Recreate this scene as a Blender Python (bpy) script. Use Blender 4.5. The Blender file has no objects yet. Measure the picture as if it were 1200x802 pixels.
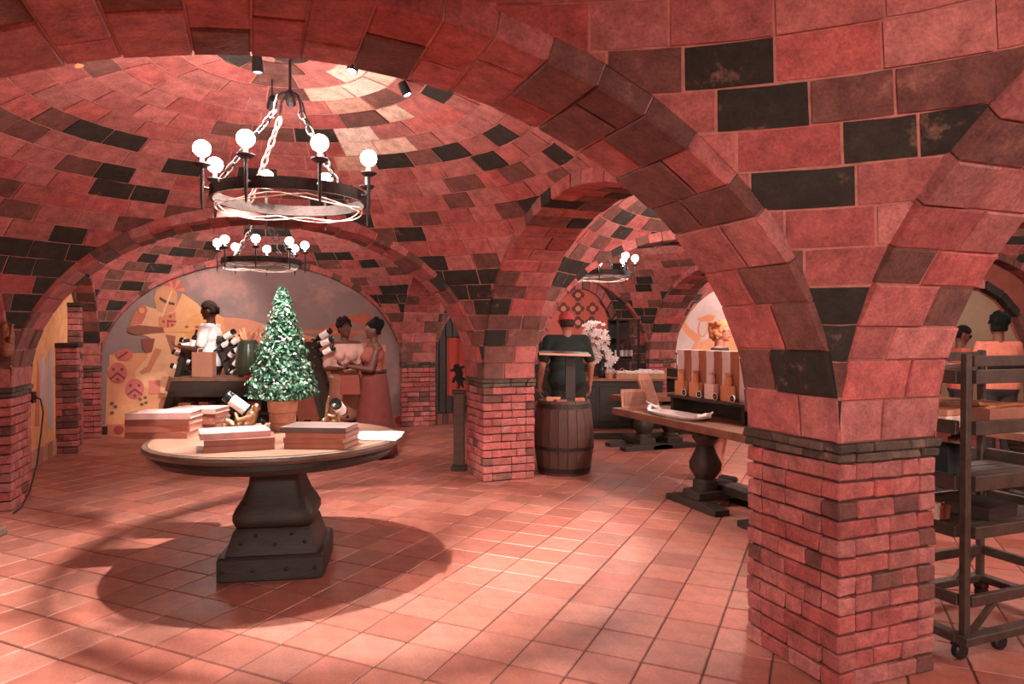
import bpy, bmesh, math, random
from mathutils import Vector, Matrix, Euler
random.seed(11)
R = math.radians
PI = math.pi
scn = bpy.context.scene
COL = scn.collection

# ------------------------------------------------------------------ camera, world, exposure
YAW = R(21.0); H = 1.52; F = 800.0; HOR = 392.0
cam_d = bpy.data.cameras.new('camera'); cam = bpy.data.objects.new('camera', cam_d); COL.objects.link(cam)
cam.location = (0, 0, H); cam.rotation_euler = (R(90) - math.atan((401 - HOR) / F), 0, -YAW)
cam_d.sensor_width = 36; cam_d.lens = 36 * F / 1200; cam_d.clip_start = .02
scn.camera = cam
w = bpy.data.worlds.new('cellar_dark'); scn.world = w; w.use_nodes = True
w.node_tree.nodes['Background'].inputs[0].default_value = (.9, .62, .52, 1)
w.node_tree.nodes['Background'].inputs[1].default_value = .06
vs = scn.view_settings
vs.view_transform = 'Standard'; vs.look = 'None'; vs.gamma = 1; vs.use_curve_mapping = False
vs.exposure = 1.62
BULB_W = 5.5      # each candle bulb
SPOT_W = 165.0    # each ceiling spot head
WARM = (1.0, .86, .77)

RT = Vector((math.cos(YAW), -math.sin(YAW), 0)); FW = Vector((math.sin(YAW), math.cos(YAW), 0)); UP = Vector((0, 0, 1))
def ray(px, py): return FW + RT * ((px - 600) / F) + UP * ((HOR - py) / F)
def fl(px, py): return Vector((0, 0, H)) + ray(px, py) * (F * H / (py - HOR))         # a pixel's point on the floor
def at(px, d, z=0):                                                                      # picture column and depth -> a place
    p = FW * d + RT * ((px - 600) / F * d); p.z = z; return p
def zat(py, d): return H + (HOR - py) / F * d
def onplane(px, py, p0, n):                                                              # a pixel's point on a wall
    r_ = ray(px, py); o = Vector((0, 0, H)); t = (Vector(p0) - o).dot(n) / r_.dot(n); return o + r_ * t
def proj(p):
    v = Vector(p) - Vector((0, 0, H)); d = v.dot(FW)
    if d < .1: return None
    return (600 + F * v.dot(RT) / d, HOR - F * v.z / d, d)

# ------------------------------------------------------------------ materials
MATS = {}
def mat(name, col, rough=.6, metal=0, var=.25, scale=14, bump=.15, src=None, stretch=None, spec=.4, emit=0, alpha=None, coat=0, blotch=None, trans=0, fine=0):
    if name in MATS: return MATS[name]
    m = bpy.data.materials.new(name); m.use_nodes = True; MATS[name] = m
    nt = m.node_tree; N = nt.nodes; L = nt.links; b = N['Principled BSDF']
    b.inputs['Roughness'].default_value = rough; b.inputs['Metallic'].default_value = metal
    b.inputs['Specular IOR Level'].default_value = spec
    if coat: b.inputs['Coat Weight'].default_value = coat; b.inputs['Coat Roughness'].default_value = .15
    if trans: b.inputs['Transmission Weight'].default_value = trans
    tc = N.new('ShaderNodeTexCoord'); mp = N.new('ShaderNodeMapping'); L.new(tc.outputs['Object'], mp.inputs['Vector'])
    if stretch: mp.inputs['Scale'].default_value = stretch
    nz = N.new('ShaderNodeTexNoise'); nz.inputs['Scale'].default_value = scale; nz.inputs['Detail'].default_value = 6; nz.inputs['Roughness'].default_value = .65
    L.new(mp.outputs[0], nz.inputs['Vector'])
    if src == 'object':
        oi = N.new('ShaderNodeObjectInfo'); cs = oi.outputs['Color']
    elif src == 'attr':
        a = N.new('ShaderNodeAttribute'); a.attribute_name = 'Col'; cs = a.outputs['Color']
    else:
        c = N.new('ShaderNodeRGB'); c.outputs[0].default_value = (*col, 1); cs = c.outputs[0]
    mr = N.new('ShaderNodeMapRange'); mr.inputs['From Min'].default_value = .25; mr.inputs['From Max'].default_value = .75
    mr.inputs['To Min'].default_value = 1 - var; mr.inputs['To Max'].default_value = 1 + var
    L.new(nz.outputs['Fac'], mr.inputs['Value'])
    mx = N.new('ShaderNodeVectorMath'); mx.operation = 'SCALE'; L.new(cs, mx.inputs[0]); L.new(mr.outputs[0], mx.inputs['Scale'])
    out = mx.outputs[0]
    if fine:                                                  # sandy speckle
        nf = N.new('ShaderNodeTexNoise'); nf.inputs['Scale'].default_value = 75; nf.inputs['Detail'].default_value = 4; nf.inputs['Roughness'].default_value = .8
        L.new(tc.outputs['Object'], nf.inputs['Vector']); rf = N.new('ShaderNodeMapRange'); rf.inputs['From Min'].default_value = .3; rf.inputs['From Max'].default_value = .7
        rf.inputs['To Min'].default_value = 1 - fine; rf.inputs['To Max'].default_value = 1 + fine; L.new(nf.outputs['Fac'], rf.inputs['Value'])
        mf = N.new('ShaderNodeVectorMath'); mf.operation = 'SCALE'; L.new(out, mf.inputs[0]); L.new(rf.outputs[0], mf.inputs['Scale']); out = mf.outputs[0]
    if blotch:                                                # worn patches of another colour
        n2 = N.new('ShaderNodeTexNoise'); n2.inputs['Scale'].default_value = blotch[1]; n2.inputs['Detail'].default_value = 8; n2.inputs['Roughness'].default_value = .7
        L.new(tc.outputs['Object'], n2.inputs['Vector'])
        r2 = N.new('ShaderNodeMapRange'); r2.inputs['From Min'].default_value = blotch[2]; r2.inputs['From Max'].default_value = blotch[2] + .13; r2.inputs['To Max'].default_value = blotch[3]
        L.new(n2.outputs['Fac'], r2.inputs['Value'])
        mc = N.new('ShaderNodeMix'); mc.data_type = 'RGBA'; L.new(r2.outputs[0], mc.inputs['Factor']); L.new(out, mc.inputs[6]); mc.inputs[7].default_value = (*blotch[0], 1)
        out = mc.outputs[2]
    L.new(out, b.inputs['Base Color'])
    if bump:
        bp = N.new('ShaderNodeBump'); bp.inputs['Strength'].default_value = bump; bp.inputs['Distance'].default_value = .01
        n3 = N.new('ShaderNodeTexNoise'); n3.inputs['Scale'].default_value = scale * 3.5; n3.inputs['Detail'].default_value = 5
        L.new(mp.outputs[0], n3.inputs['Vector']); L.new(n3.outputs['Fac'], bp.inputs['Height']); L.new(bp.outputs[0], b.inputs['Normal'])
    if emit:
        b.inputs['Emission Color'].default_value = (*col, 1); b.inputs['Emission Strength'].default_value = emit
    return m
BRICK = mat('brick', None, .85, src='object', var=.46, scale=11, bump=.5, fine=.32, blotch=((.44, .20, .15), 5.5, .60, .55))
BRICKA = mat('brick_far', None, .85, src='attr', var=.46, scale=11, bump=.5, fine=.32, blotch=((.44, .20, .15), 5.5, .60, .55))
MORTAR = mat('mortar', (.47, .185, .15), .95, var=.3, scale=20, bump=.5)
MORTARD = mat('pier_joint', (.10, .045, .035), .95, var=.3, scale=20, bump=.4)
TILE = mat('terracotta_tile', None, .42, src='object', var=.3, scale=9, bump=.14, spec=.45, fine=.2)
TILEA = mat('terracotta_tile_far', None, .42, src='attr', var=.3, scale=9, bump=.14, spec=.45, fine=.2)
GROUT = mat('grout', (.10, .045, .034), .9, var=.2)
DWOOD = mat('dark_wood', (.036, .026, .020), .5, var=.5, scale=10, bump=.35, stretch=(1, 1, 6))
TWOOD = mat('table_wood', (.25, .135, .095), .34, var=.4, scale=8, bump=.12, stretch=(1, 7, 1))
RWOOD = mat('rack_wood', (.062, .038, .029), .55, var=.5, scale=12, bump=.3)
BWOOD = mat('barrel_wood', (.085, .037, .028), .6, var=.4, scale=9, bump=.3, stretch=(4, 4, .6))
LWOOD = mat('light_wood', (.50, .25, .14), .55, var=.35, scale=9, bump=.2, stretch=(5, 5, 1))
IRON = mat('iron', (.045, .030, .027), .55, metal=.6, var=.4, scale=30, bump=.3)
BLACK = mat('black_plastic', (.015, .015, .016), .45, var=.1, bump=0)
PAPER = mat('paper', (.62, .38, .31), .8, var=.12, scale=40, bump=.05)
WHITE = mat('white_paper', (.86, .78, .76), .6, var=.05, bump=0)
SILVER = mat('silver', (.88, .83, .80), .3, metal=.35, var=.08, bump=.05)
BRONZE = mat('bronze', (.38, .22, .13), .35, metal=.8, var=.5, scale=40, bump=.3)
GLASSG = mat('bottle_glass', (.012, .016, .012), .08, var=.1, bump=0, spec=.6)
CLAY = mat('clay_pot', (.52, .22, .14), .8, var=.2, scale=20, bump=.2)
LEAF = mat('leaf', None, .5, src='attr', var=.2, bump=0)
BULB = mat('bulb', (1, .93, .88), .3, var=0, bump=0, emit=28)
LENS = mat('spot_lens', (.92, .96, 1), .3, var=0, bump=0, emit=18)
IVORY = mat('ivory_bulb', (.85, .80, .75), .35, var=0, bump=0)
CORD = mat('pale_cord', (.75, .55, .48), .6, var=.1, bump=0)

# ------------------------------------------------------------------ mesh helpers
class MB:
    def __init__(s): s.v = []; s.f = []; s.c = []
    def add(s, vs_, fs, col=None):
        o = len(s.v); s.v += [tuple(p) for p in vs_]
        s.f += [tuple(i + o for i in f) for f in fs]; s.c += [col] * len(fs); return s
    def box(s, x0, x1, y0, y1, z0, z1, ch=0.0, col=None, jit=0.0, M=None):
        x0, x1 = sorted((x0, x1)); y0, y1 = sorted((y0, y1)); z0, z1 = sorted((z0, z1))
        if ch:
            v, f = chbox(x0, x1, y0, y1, z0, z1, ch, jit)
        else:
            v = [(x, y, z) for z in (z0, z1) for y in (y0, y1) for x in (x0, x1)]
            f = [(0, 2, 3, 1), (4, 5, 7, 6), (0, 1, 5, 4), (2, 6, 7, 3), (0, 4, 6, 2), (1, 3, 7, 5)]
        if M is not None: v = [M @ Vector(p) for p in v]
        return s.add(v, f, col)
    def tube(s, pts, r, seg=8, caps=True, col=None, closed=False):
        pts = [Vector(p) for p in pts]; n = len(pts)
        rs = r if isinstance(r, (list, tuple)) else [r] * n
        vs_ = []; fs = []; u = None
        for i, p in enumerate(pts):
            a = pts[(i - 1) % n] if (closed or i > 0) else p; b = pts[(i + 1) % n] if (closed or i < n - 1) else p
            t = (b - a).normalized()
            if u is None: u = t.orthogonal().normalized()
            else:
                u = u - t * u.dot(t); u = u.normalized() if u.length > 1e-6 else t.orthogonal().normalized()
            q = t.cross(u)
            for k in range(seg):
                an = 2 * PI * k / seg; vs_.append(p + (u * math.cos(an) + q * math.sin(an)) * rs[i])
        for i in range(n if closed else n - 1):
            j = (i + 1) % n
            for k in range(seg):
                fs.append((i * seg + k, i * seg + (k + 1) % seg, j * seg + (k + 1) % seg, j * seg + k))
        if caps and not closed: fs += [tuple(range(seg))[::-1], tuple(range((n - 1) * seg, n * seg))]
        return s.add(vs_, fs, col)
    def lathe(s, prof, seg=24, c=(0, 0, 0), M=None, col=None, sq=0.0, ang=(0, 2 * PI)):
        vs_ = []; fs = []; n = len(prof)
        for (r, z) in prof:
            for k in range(seg):
                an = 2 * PI * k / seg; rr = r
                if sq:                                        # squarish section
                    e = 2 + sq; rr = r / ((abs(math.cos(an)) ** e + abs(math.sin(an)) ** e) ** (1 / e))
                vs_.append(Vector((c[0] + rr * math.cos(an), c[1] + rr * math.sin(an), c[2] + z)))
        for i in range(n - 1):
            for k in range(seg): fs.append((i * seg + k, i * seg + (k + 1) % seg, (i + 1) * seg + (k + 1) % seg, (i + 1) * seg + k))
        loop = prof[0] == prof[-1]
        if prof[0][0] > 1e-5 and not loop: fs.append(tuple(range(seg))[::-1])
        if prof[-1][0] > 1e-5 and not loop: fs.append(tuple(range((n - 1) * seg, n * seg)))
        if M is not None: vs_ = [M @ p for p in vs_]
        return s.add(vs_, fs, col)
    def ball(s, c, r, seg=12, rings=8, col=None, M=None):
        rx, ry, rz = r if isinstance(r, (tuple, list)) else (r, r, r)
        vs_ = [Vector((0, 0, -rz))]; fs = []
        for i in range(1, rings):
            a = -PI / 2 + PI * i / rings
            for k in range(seg):
                b = 2 * PI * k / seg; vs_.append(Vector((rx * math.cos(a) * math.cos(b), ry * math.cos(a) * math.sin(b), rz * math.sin(a))))
        vs_.append(Vector((0, 0, rz))); top = len(vs_) - 1
        for k in range(seg):
            fs.append((0, 1 + (k + 1) % seg, 1 + k)); fs.append((top, top - seg + k, top - seg + (k + 1) % seg))
        for i in range(rings - 2):
            for k in range(seg):
                a = 1 + i * seg; fs.append((a + k, a + (k + 1) % seg, a + seg + (k + 1) % seg, a + seg + k))
        if M is not None: vs_ = [M @ p for p in vs_]
        return s.add([p + Vector(c) for p in vs_], fs, col)
    def capsule(s, a, ra, b, rb, seg=12, flat=1.0):
        a = Vector(a); b = Vector(b); t = (b - a)
        if t.length < 1e-6: return s.ball(a, (ra, ra * flat, ra), seg)
        t.normalize(); pts = []; rs = []
        for i in range(0, 4): an = PI / 2 * i / 4; pts.append(a - t * ra * math.cos(an)); rs.append(max(.002, ra * math.sin(an)))
        pts.append(a); rs.append(ra); pts.append(b); rs.append(rb)
        for i in range(1, 5): an = PI / 2 * i / 4; pts.append(b + t * rb * math.sin(an)); rs.append(max(.002, rb * math.cos(an)))
        k = len(s.v); s.tube(pts, rs, seg)
        if flat != 1.0:
            for i in range(k, len(s.v)):
                x, y, z = s.v[i]; cy = a.y; s.v[i] = (x, cy + (y - cy) * flat, z)
        return s
    def prism(s, poly, z0, z1, M=None, col=None):
        n = len(poly); v = [(x, y, z0) for x, y in poly] + [(x, y, z1) for x, y in poly]
        f = [tuple(range(n))[::-1], tuple(range(n, 2 * n))] + [(i, (i + 1) % n, n + (i + 1) % n, n + i) for i in range(n)]
        if M is not None: v = [M @ Vector(p) for p in v]
        return s.add(v, f, col)
    def mesh(s, name):
        me = bpy.data.meshes.new(name); me.from_pydata(s.v, [], s.f)
        if any(c is not None for c in s.c):
            at_ = me.color_attributes.new('Col', 'FLOAT_COLOR', 'CORNER'); buf = []
            for f, c in zip(s.f, s.c):
                c = c or (1, 1, 1); buf += [c[0], c[1], c[2], 1.0] * len(f)
            at_.data.foreach_set('color', buf)
        me.update(); return me
    def build(s, name, m, parent=None, smooth=False, bevel=0, fix=False):
        me = s.mesh(name)
        if fix or bevel:
            bm = bmesh.new(); bm.from_mesh(me); bmesh.ops.recalc_face_normals(bm, faces=bm.faces); bm.to_mesh(me); bm.free()
        o = bpy.data.objects.new(name, me); COL.objects.link(o); me.materials.append(m)
        if smooth: me.shade_smooth() if smooth is True else me.set_sharp_from_angle(angle=R(smooth))
        if parent: o.parent = parent
        if bevel:
            md = o.modifiers.new('bevel', 'BEVEL'); md.width = bevel; md.segments = 2; md.limit_method = 'ANGLE'
        return o
def chbox(x0, x1, y0, y1, z0, z1, c, jit=0.0):
    c = min(c, (x1 - x0) * .3, (y1 - y0) * .3, (z1 - z0) * .3); v = []
    for sx in (0, 1):
        for sy in (0, 1):
            for sz in (0, 1):
                X = (x0, x1)[sx]; Y = (y0, y1)[sy]; Z = (z0, z1)[sz]
                dx = c if sx == 0 else -c; dy = c if sy == 0 else -c; dz = c if sz == 0 else -c
                j = [random.uniform(-jit, jit) for _ in range(3)] if jit else (0, 0, 0)
                v += [(X + j[0], Y + dy + j[1], Z + dz + j[2]), (X + dx + j[0], Y + j[1], Z + dz + j[2]), (X + dx + j[0], Y + dy + j[1], Z + j[2])]
    def i(sx, sy, sz, k): return (sx * 4 + sy * 2 + sz) * 3 + k
    f = [(i(0,0,0,0), i(0,0,1,0), i(0,1,1,0), i(0,1,0,0)), (i(1,0,0,0), i(1,1,0,0), i(1,1,1,0), i(1,0,1,0)),
         (i(0,0,0,1), i(1,0,0,1), i(1,0,1,1), i(0,0,1,1)), (i(0,1,0,1), i(0,1,1,1), i(1,1,1,1), i(1,1,0,1)),
         (i(0,0,0,2), i(0,1,0,2), i(1,1,0,2), i(1,0,0,2)), (i(0,0,1,2), i(1,0,1,2), i(1,1,1,2), i(0,1,1,2))]
    for a in (0, 1):
        for b in (0, 1):
            f.append((i(a,b,0,0), i(a,b,0,1), i(a,b,1,1), i(a,b,1,0)) if a != b else (i(a,b,0,1), i(a,b,0,0), i(a,b,1,0), i(a,b,1,1)))
            f.append((i(a,0,b,0), i(a,0,b,2), i(a,1,b,2), i(a,1,b,0)) if a == b else (i(a,0,b,2), i(a,0,b,0), i(a,1,b,0), i(a,1,b,2)))
            f.append((i(0,a,b,1), i(0,a,b,2), i(1,a,b,2), i(1,a,b,1)) if a != b else (i(0,a,b,2), i(0,a,b,1), i(1,a,b,1), i(1,a,b,2)))
    for a in (0, 1):
        for b in (0, 1):
            for c_ in (0, 1):
                t = (i(a,b,c_,0), i(a,b,c_,1), i(a,b,c_,2)); f.append(t if (a + b + c_) % 2 == 1 else t[::-1])
    return v, f
def empty(name, loc=(0, 0, 0), rz=0, label=None, cat=None, group=None):
    o = bpy.data.objects.new(name, None); COL.objects.link(o); o.location = loc; o.rotation_euler = (0, 0, rz); o.empty_display_size = .1
    if label: tag(o, label, cat, group)
    return o
def tag(o, label, cat, group=None):
    o['label'] = label; o['category'] = cat
    if group: o['group'] = group
    return o
def struct(o): o['kind'] = 'structure'; return o
def stuff(o): o['kind'] = 'stuff'; return o
def copy_tree(o, parent=None):
    c = o.copy(); COL.objects.link(c)
    if parent: c.parent = parent
    for ch in list(o.children): copy_tree(ch, c)
    return c
def remesh(mb, name, m, parent, voxel=.012, smooth=4):
    o = mb.build(name, m, parent)
    md = o.modifiers.new('r', 'REMESH'); md.mode = 'VOXEL'; md.voxel_size = voxel
    if smooth: s2 = o.modifiers.new('s', 'SMOOTH'); s2.factor = .5; s2.iterations = smooth
    dg = bpy.context.evaluated_depsgraph_get(); me = bpy.data.meshes.new_from_object(o.evaluated_get(dg))
    o.modifiers.clear(); o.data = me; me.shade_smooth()
    if not me.materials: me.materials.append(m)
    return o

# ------------------------------------------------------------------ the cellar: piers, arches, vaults
HW = .2855; IMP = 1.057; Z0 = 1.085; RISE = 2.33; RB = 1.565
PX = {0: -2.2, 1: 2.5955, 2: 7.2205, 3: 11.85}
PY = {0: -1.9755, 1: 2.4645, 2: 6.9045, 3: 11.3445}
def pc(c, r):
    x = PX[c]; y = PY[r]
    if c == 0: y += {0: .1, 1: .25, 2: .38, 3: .42}[r]
    x += {(1, 2): -.085, (0, 3): -.13, (2, 3): .08}.get((c, r), 0)
    return Vector((x, y, 0))
def bcol(dark=.2, mid=.2):
    t = random.random(); k = random.uniform(.8, 1.15)
    if t < dark: return (.030 * k, .024 * k, .018 * k)
    if t < dark + mid: return (.16 * k, .062 * k, .050 * k)
    h = random.uniform(-.03, .03)
    return (.385 * k, (.112 + h * .8) * k, (.100 + h * .7) * k)
def inview(p, m=90):
    q = proj(p); return q is not None and -m < q[0] < 1200 + m and -m < q[1] < 802 + m
def clip_poly(poly):
    for ax, sg in ((0, 1), (0, -1), (1, 1), (1, -1)):
        out = []; n = len(poly)
        for i in range(n):
            a = poly[i]; b = poly[(i + 1) % n]; da = 1 - sg * a[ax]; db = 1 - sg * b[ax]
            if da >= 0: out.append(a)
            if (da >= 0) != (db >= 0):
                t = da / (da - db); out.append((a[0] + (b[0] - a[0]) * t, a[1] + (b[1] - a[1]) * t))
        poly = out
        if len(poly) < 3: return []
    return poly
def area2(p): return abs(sum(p[i][0] * p[(i + 1) % len(p)][1] - p[(i + 1) % len(p)][0] * p[i][1] for i in range(len(p)))) / 2
def add_piece(name, v, f, parent, col, m=None):
    me = bpy.data.meshes.new(name); me.from_pydata(v, [], f); me.materials.append(m or BRICK)
    o = bpy.data.objects.new(name, me); COL.objects.link(o); o.parent = parent; o.color = (*col, 1); return o
N_IND = {}
def vault(c, r, seed, single=True, light=None):
    rnd = random.Random(seed); random.seed(seed)
    a = pc(c, r); b = pc(c + 1, r); d = pc(c, r + 1); e = pc(c + 1, r + 1); h = HW
    k00 = a + Vector((h, h, 0)); k10 = b + Vector((-h, h, 0)); k01 = d + Vector((h, -h, 0)); k11 = e + Vector((-h, -h, 0))
    cen = (k00 + k10 + k01 + k11) / 4; hx = (k10 - k00).length / 2
    def P(s, t, off=0.0):
        u = (s + 1) / 2; v = (t + 1) / 2
        p = k00 * (1 - u) * (1 - v) + k10 * u * (1 - v) + k01 * (1 - u) * v + k11 * u * v
        q = max(0.0, 1 - (s * s + t * t) / 2); p.z = Z0 + RISE * math.sqrt(q)
        if off:
            n = Vector((s * hx / (2 * hx * hx), t * hx / (2 * hx * hx), math.sqrt(q) / RISE)).normalized(); p = p + n * off
        return p
    mb = MB(); n = 36; vv = []; ff = []
    for i in range(n + 1):
        for j in range(n + 1): vv.append(P(math.sin(PI * (i / n - .5)), math.sin(PI * (j / n - .5)), .002))
    for i in range(n):
        for j in range(n): q = i * (n + 1) + j; ff.append((q, q + 1, q + n + 2, q + n + 1))
    mb.add(vv, ff); root = struct(mb.build('ceiling', MORTAR, smooth=True))
    rest = MB(); arc = 0; NC = 23; made = 0; cand = []
    for k in range(NC):
        f0 = PI / 2 * k / NC; f1 = PI / 2 * (k + 1) / NC
        r0 = math.sqrt(2) * math.sin(f0); r1 = math.sqrt(2) * math.sin(f1); rm = (r0 + r1) / 2
        nb = max(4, round(2 * PI * rm * hx / .325)); ph = rnd.uniform(0, 1)
        cuts = [(i + ph + rnd.uniform(-.14, .14)) / nb for i in range(nb)]
        for i in range(nb):
            t0 = cuts[i] * 2 * PI; t1 = (cuts[(i + 1) % nb] + (1 if i == nb - 1 else 0)) * 2 * PI
            g = .006 / max(.15, rm * hx); gr = .0035
            t0 += g; t1 -= g; ra = math.sqrt(2) * math.sin(f0 + (.0022 if k else 0)); rb = math.sqrt(2) * math.sin(min(PI / 2, f1 - .0022)); cf = math.cos((f0 + f1) / 2)
            ns = 3
            jj = lambda: rnd.uniform(-.0022, .0022) * cf
            poly = [((rb + jj()) * math.cos(t0 + (t1 - t0) * q / ns), (rb + jj()) * math.sin(t0 + (t1 - t0) * q / ns)) for q in range(ns + 1)]
            poly += [((ra + jj()) * math.cos(t1 + (t0 - t1) * q / ns), (ra + jj()) * math.sin(t1 + (t0 - t1) * q / ns)) for q in range(ns + 1)]
            poly = clip_poly(poly)
            if len(poly) < 3 or area2(poly) * hx * hx / max(.02, cf) < .0007: continue
            dep = rnd.uniform(-.009, -.001)
            # trim the run of the outline to the brick's own edges
            cx = sum(p[0] for p in poly) / len(poly); cy = sum(p[1] for p in poly) / len(poly)
            m_ = len(poly)
            v = [P(s, t, dep) for s, t in poly] + [P(s, t, .03) for s, t in poly]
            f = [tuple(range(m_))] + [(i_, m_ + i_, m_ + (i_ + 1) % m_, (i_ + 1) % m_) for i_ in range(m_)]
            low = k / NC
            col = bcol(.17, .22) if low < .62 else (bcol(.47, .22) if low < .78 else bcol(.30, .60))
            ctr = P(cx, cy); q = proj(ctr)
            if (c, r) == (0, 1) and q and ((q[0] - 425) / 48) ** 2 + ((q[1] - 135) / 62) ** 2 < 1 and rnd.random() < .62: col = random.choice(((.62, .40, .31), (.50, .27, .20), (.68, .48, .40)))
            big = (area2(poly) / max(.2, (ctr - Vector((0, 0, H))).length) ** 2) if (q and inview(ctr)) else 0
            cand.append((big, v, f, col))
    cand.sort(key=lambda x: -x[0])
    for i, (big, v, f, col) in enumerate(cand):
        if single and big > 0 and i < 300: add_piece('brick', v, f, root, col)
        else: rest.add(v, f, col)
    if rest.v: stuff(rest.build('brickwork', BRICKA, root))
    return root, cen
def ring(name, FL, FR, BL, BR, seed, single=True, zb=RB, n=None, depth=.26, dark=.05, step=.17):
    """an arch: courses of blocks between two springing lines; F face and B face"""
    rnd = random.Random(seed); random.seed(seed)
    FL, FR, BL, BR = map(Vector, (FL, FR, BL, BR))
    a = (FR - FL).length / 2
    def P(psi, v, off=0.0):
        u = (1 - math.cos(psi)) / 2
        p = (FL * (1 - u) + FR * u) * (1 - v) + (BL * (1 - u) + BR * u) * v
        nx = -math.cos(psi) / a; nz = math.sin(psi) / zb; l = math.hypot(nx, nz); nx /= l; nz /= l
        ax = ((FR - FL) * (1 - v) + (BR - BL) * v).normalized()
        p = p + ax * (nx * off); p.z = IMP + zb * math.sin(psi) + nz * off
        return p
    # equal arc length stations
    S = [0]; M_ = 400; pr = P(0, 0)
    for i in range(1, M_ + 1):
        q = P(PI * i / M_, 0); S.append(S[-1] + (q - pr).length); pr = q
    n = n or round(S[-1] / step)
    def psi_at(s):
        lo = 0
        for i in range(1, M_ + 1):
            if S[i] >= s: t = (s - S[i - 1]) / (S[i] - S[i - 1] + 1e-9); return PI * (i - 1 + t) / M_
        return PI
    st = [psi_at(S[-1] * min(1, max(0, (i + (rnd.uniform(-.1, .1) if 0 < i < n else 0)) / n))) for i in range(n + 1)]
    mb = MB(); g = .012; e = .015
    def DP(psi): return min(depth, max(.016, a * (1 - abs(math.cos(psi))) * 1.02 / max(.3, abs(math.cos(psi)))))
    K = 40
    for i in range(K):
        p0 = PI * i / K; p1 = PI * (i + 1) / K
        q = [P(p0, e, g), P(p0, 1 - e, g), P(p1, 1 - e, g), P(p1, e, g), P(p0, e, DP(p0)), P(p0, 1 - e, DP(p0)), P(p1, 1 - e, DP(p1)), P(p1, e, DP(p1))]
        mb.add(q, [(0, 1, 2, 3), (4, 7, 6, 5), (0, 3, 7, 4), (1, 5, 6, 2)])
    root = struct(mb.build(name, MORTAR))
    rest = MB(); wid = (BL - FL).length
    for i in range(n):
        s = (0, .62, 1) if i % 2 == 0 else (0, .38, 1)
        if wid < .3: s = (0, 1)
        s = [x + (rnd.uniform(-.05, .05) if 0 < x < 1 else 0) for x in s]
        for j in range(len(s) - 1):
            gp = .004 / a; gv = .006 / wid
            dp = rnd.uniform(-.006, .006)
            p0 = st[i] + gp; p1 = st[i + 1] - gp
            v0 = s[j] + (gv if j else rnd.uniform(-.012, .004)); v1 = s[j + 1] - (gv if j < len(s) - 2 else rnd.uniform(-.012, .004))
            jt = lambda: rnd.uniform(-.004, .004)
            v = []
            for (pp, vv) in ((p0, v0), (p0, v1), (p1, v1), (p1, v0)):     # soffit rim then inner
                v.append(P(pp, vv, dp + .008 + jt()))
            cp = .006 / a; cv = .010 / wid
            for (pp, vv) in ((p0 + cp, v0 + cv), (p0 + cp, v1 - cv), (p1 - cp, v1 - cv), (p1 - cp, v0 + cv)): v.append(P(pp, vv, dp + jt() * .5))
            for (pp, vv) in ((p0, v0), (p0, v1), (p1, v1), (p1, v0)): v.append(P(pp, vv, max(.014, DP(pp) - .01)))
            f = [(4, 5, 6, 7), (0, 1, 5, 4), (1, 2, 6, 5), (2, 3, 7, 6), (3, 0, 4, 7), (0, 8, 9, 1), (1, 9, 10, 2), (2, 10, 11, 3), (3, 11, 8, 0)]
            f = [t[::-1] for t in f]
            col = bcol(dark, .28)
            ctr = P((p0 + p1) / 2, (v0 + v1) / 2)
            if single and inview(ctr): add_piece('brick', v, f, root, col)
            else: rest.add(v, f, col)
    if rest.v: stuff(rest.build('brickwork', BRICKA, root))
    return root
def ringx(c, r, seed, **k):
    a = pc(c, r); b = pc(c + 1, r); h = HW
    return ring('arch', a + Vector((h, -h, 0)), b + Vector((-h, -h, 0)), a + Vector((h, h, 0)), b + Vector((-h, h, 0)), seed, **k)
def ringy(c, r, seed, **k):
    a = pc(c, r); b = pc(c, r + 1); h = HW
    return ring('arch', a + Vector((-h, h, 0)), b + Vector((-h, -h, 0)), a + Vector((h, h, 0)), b + Vector((h, -h, 0)), seed, **k)
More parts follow.
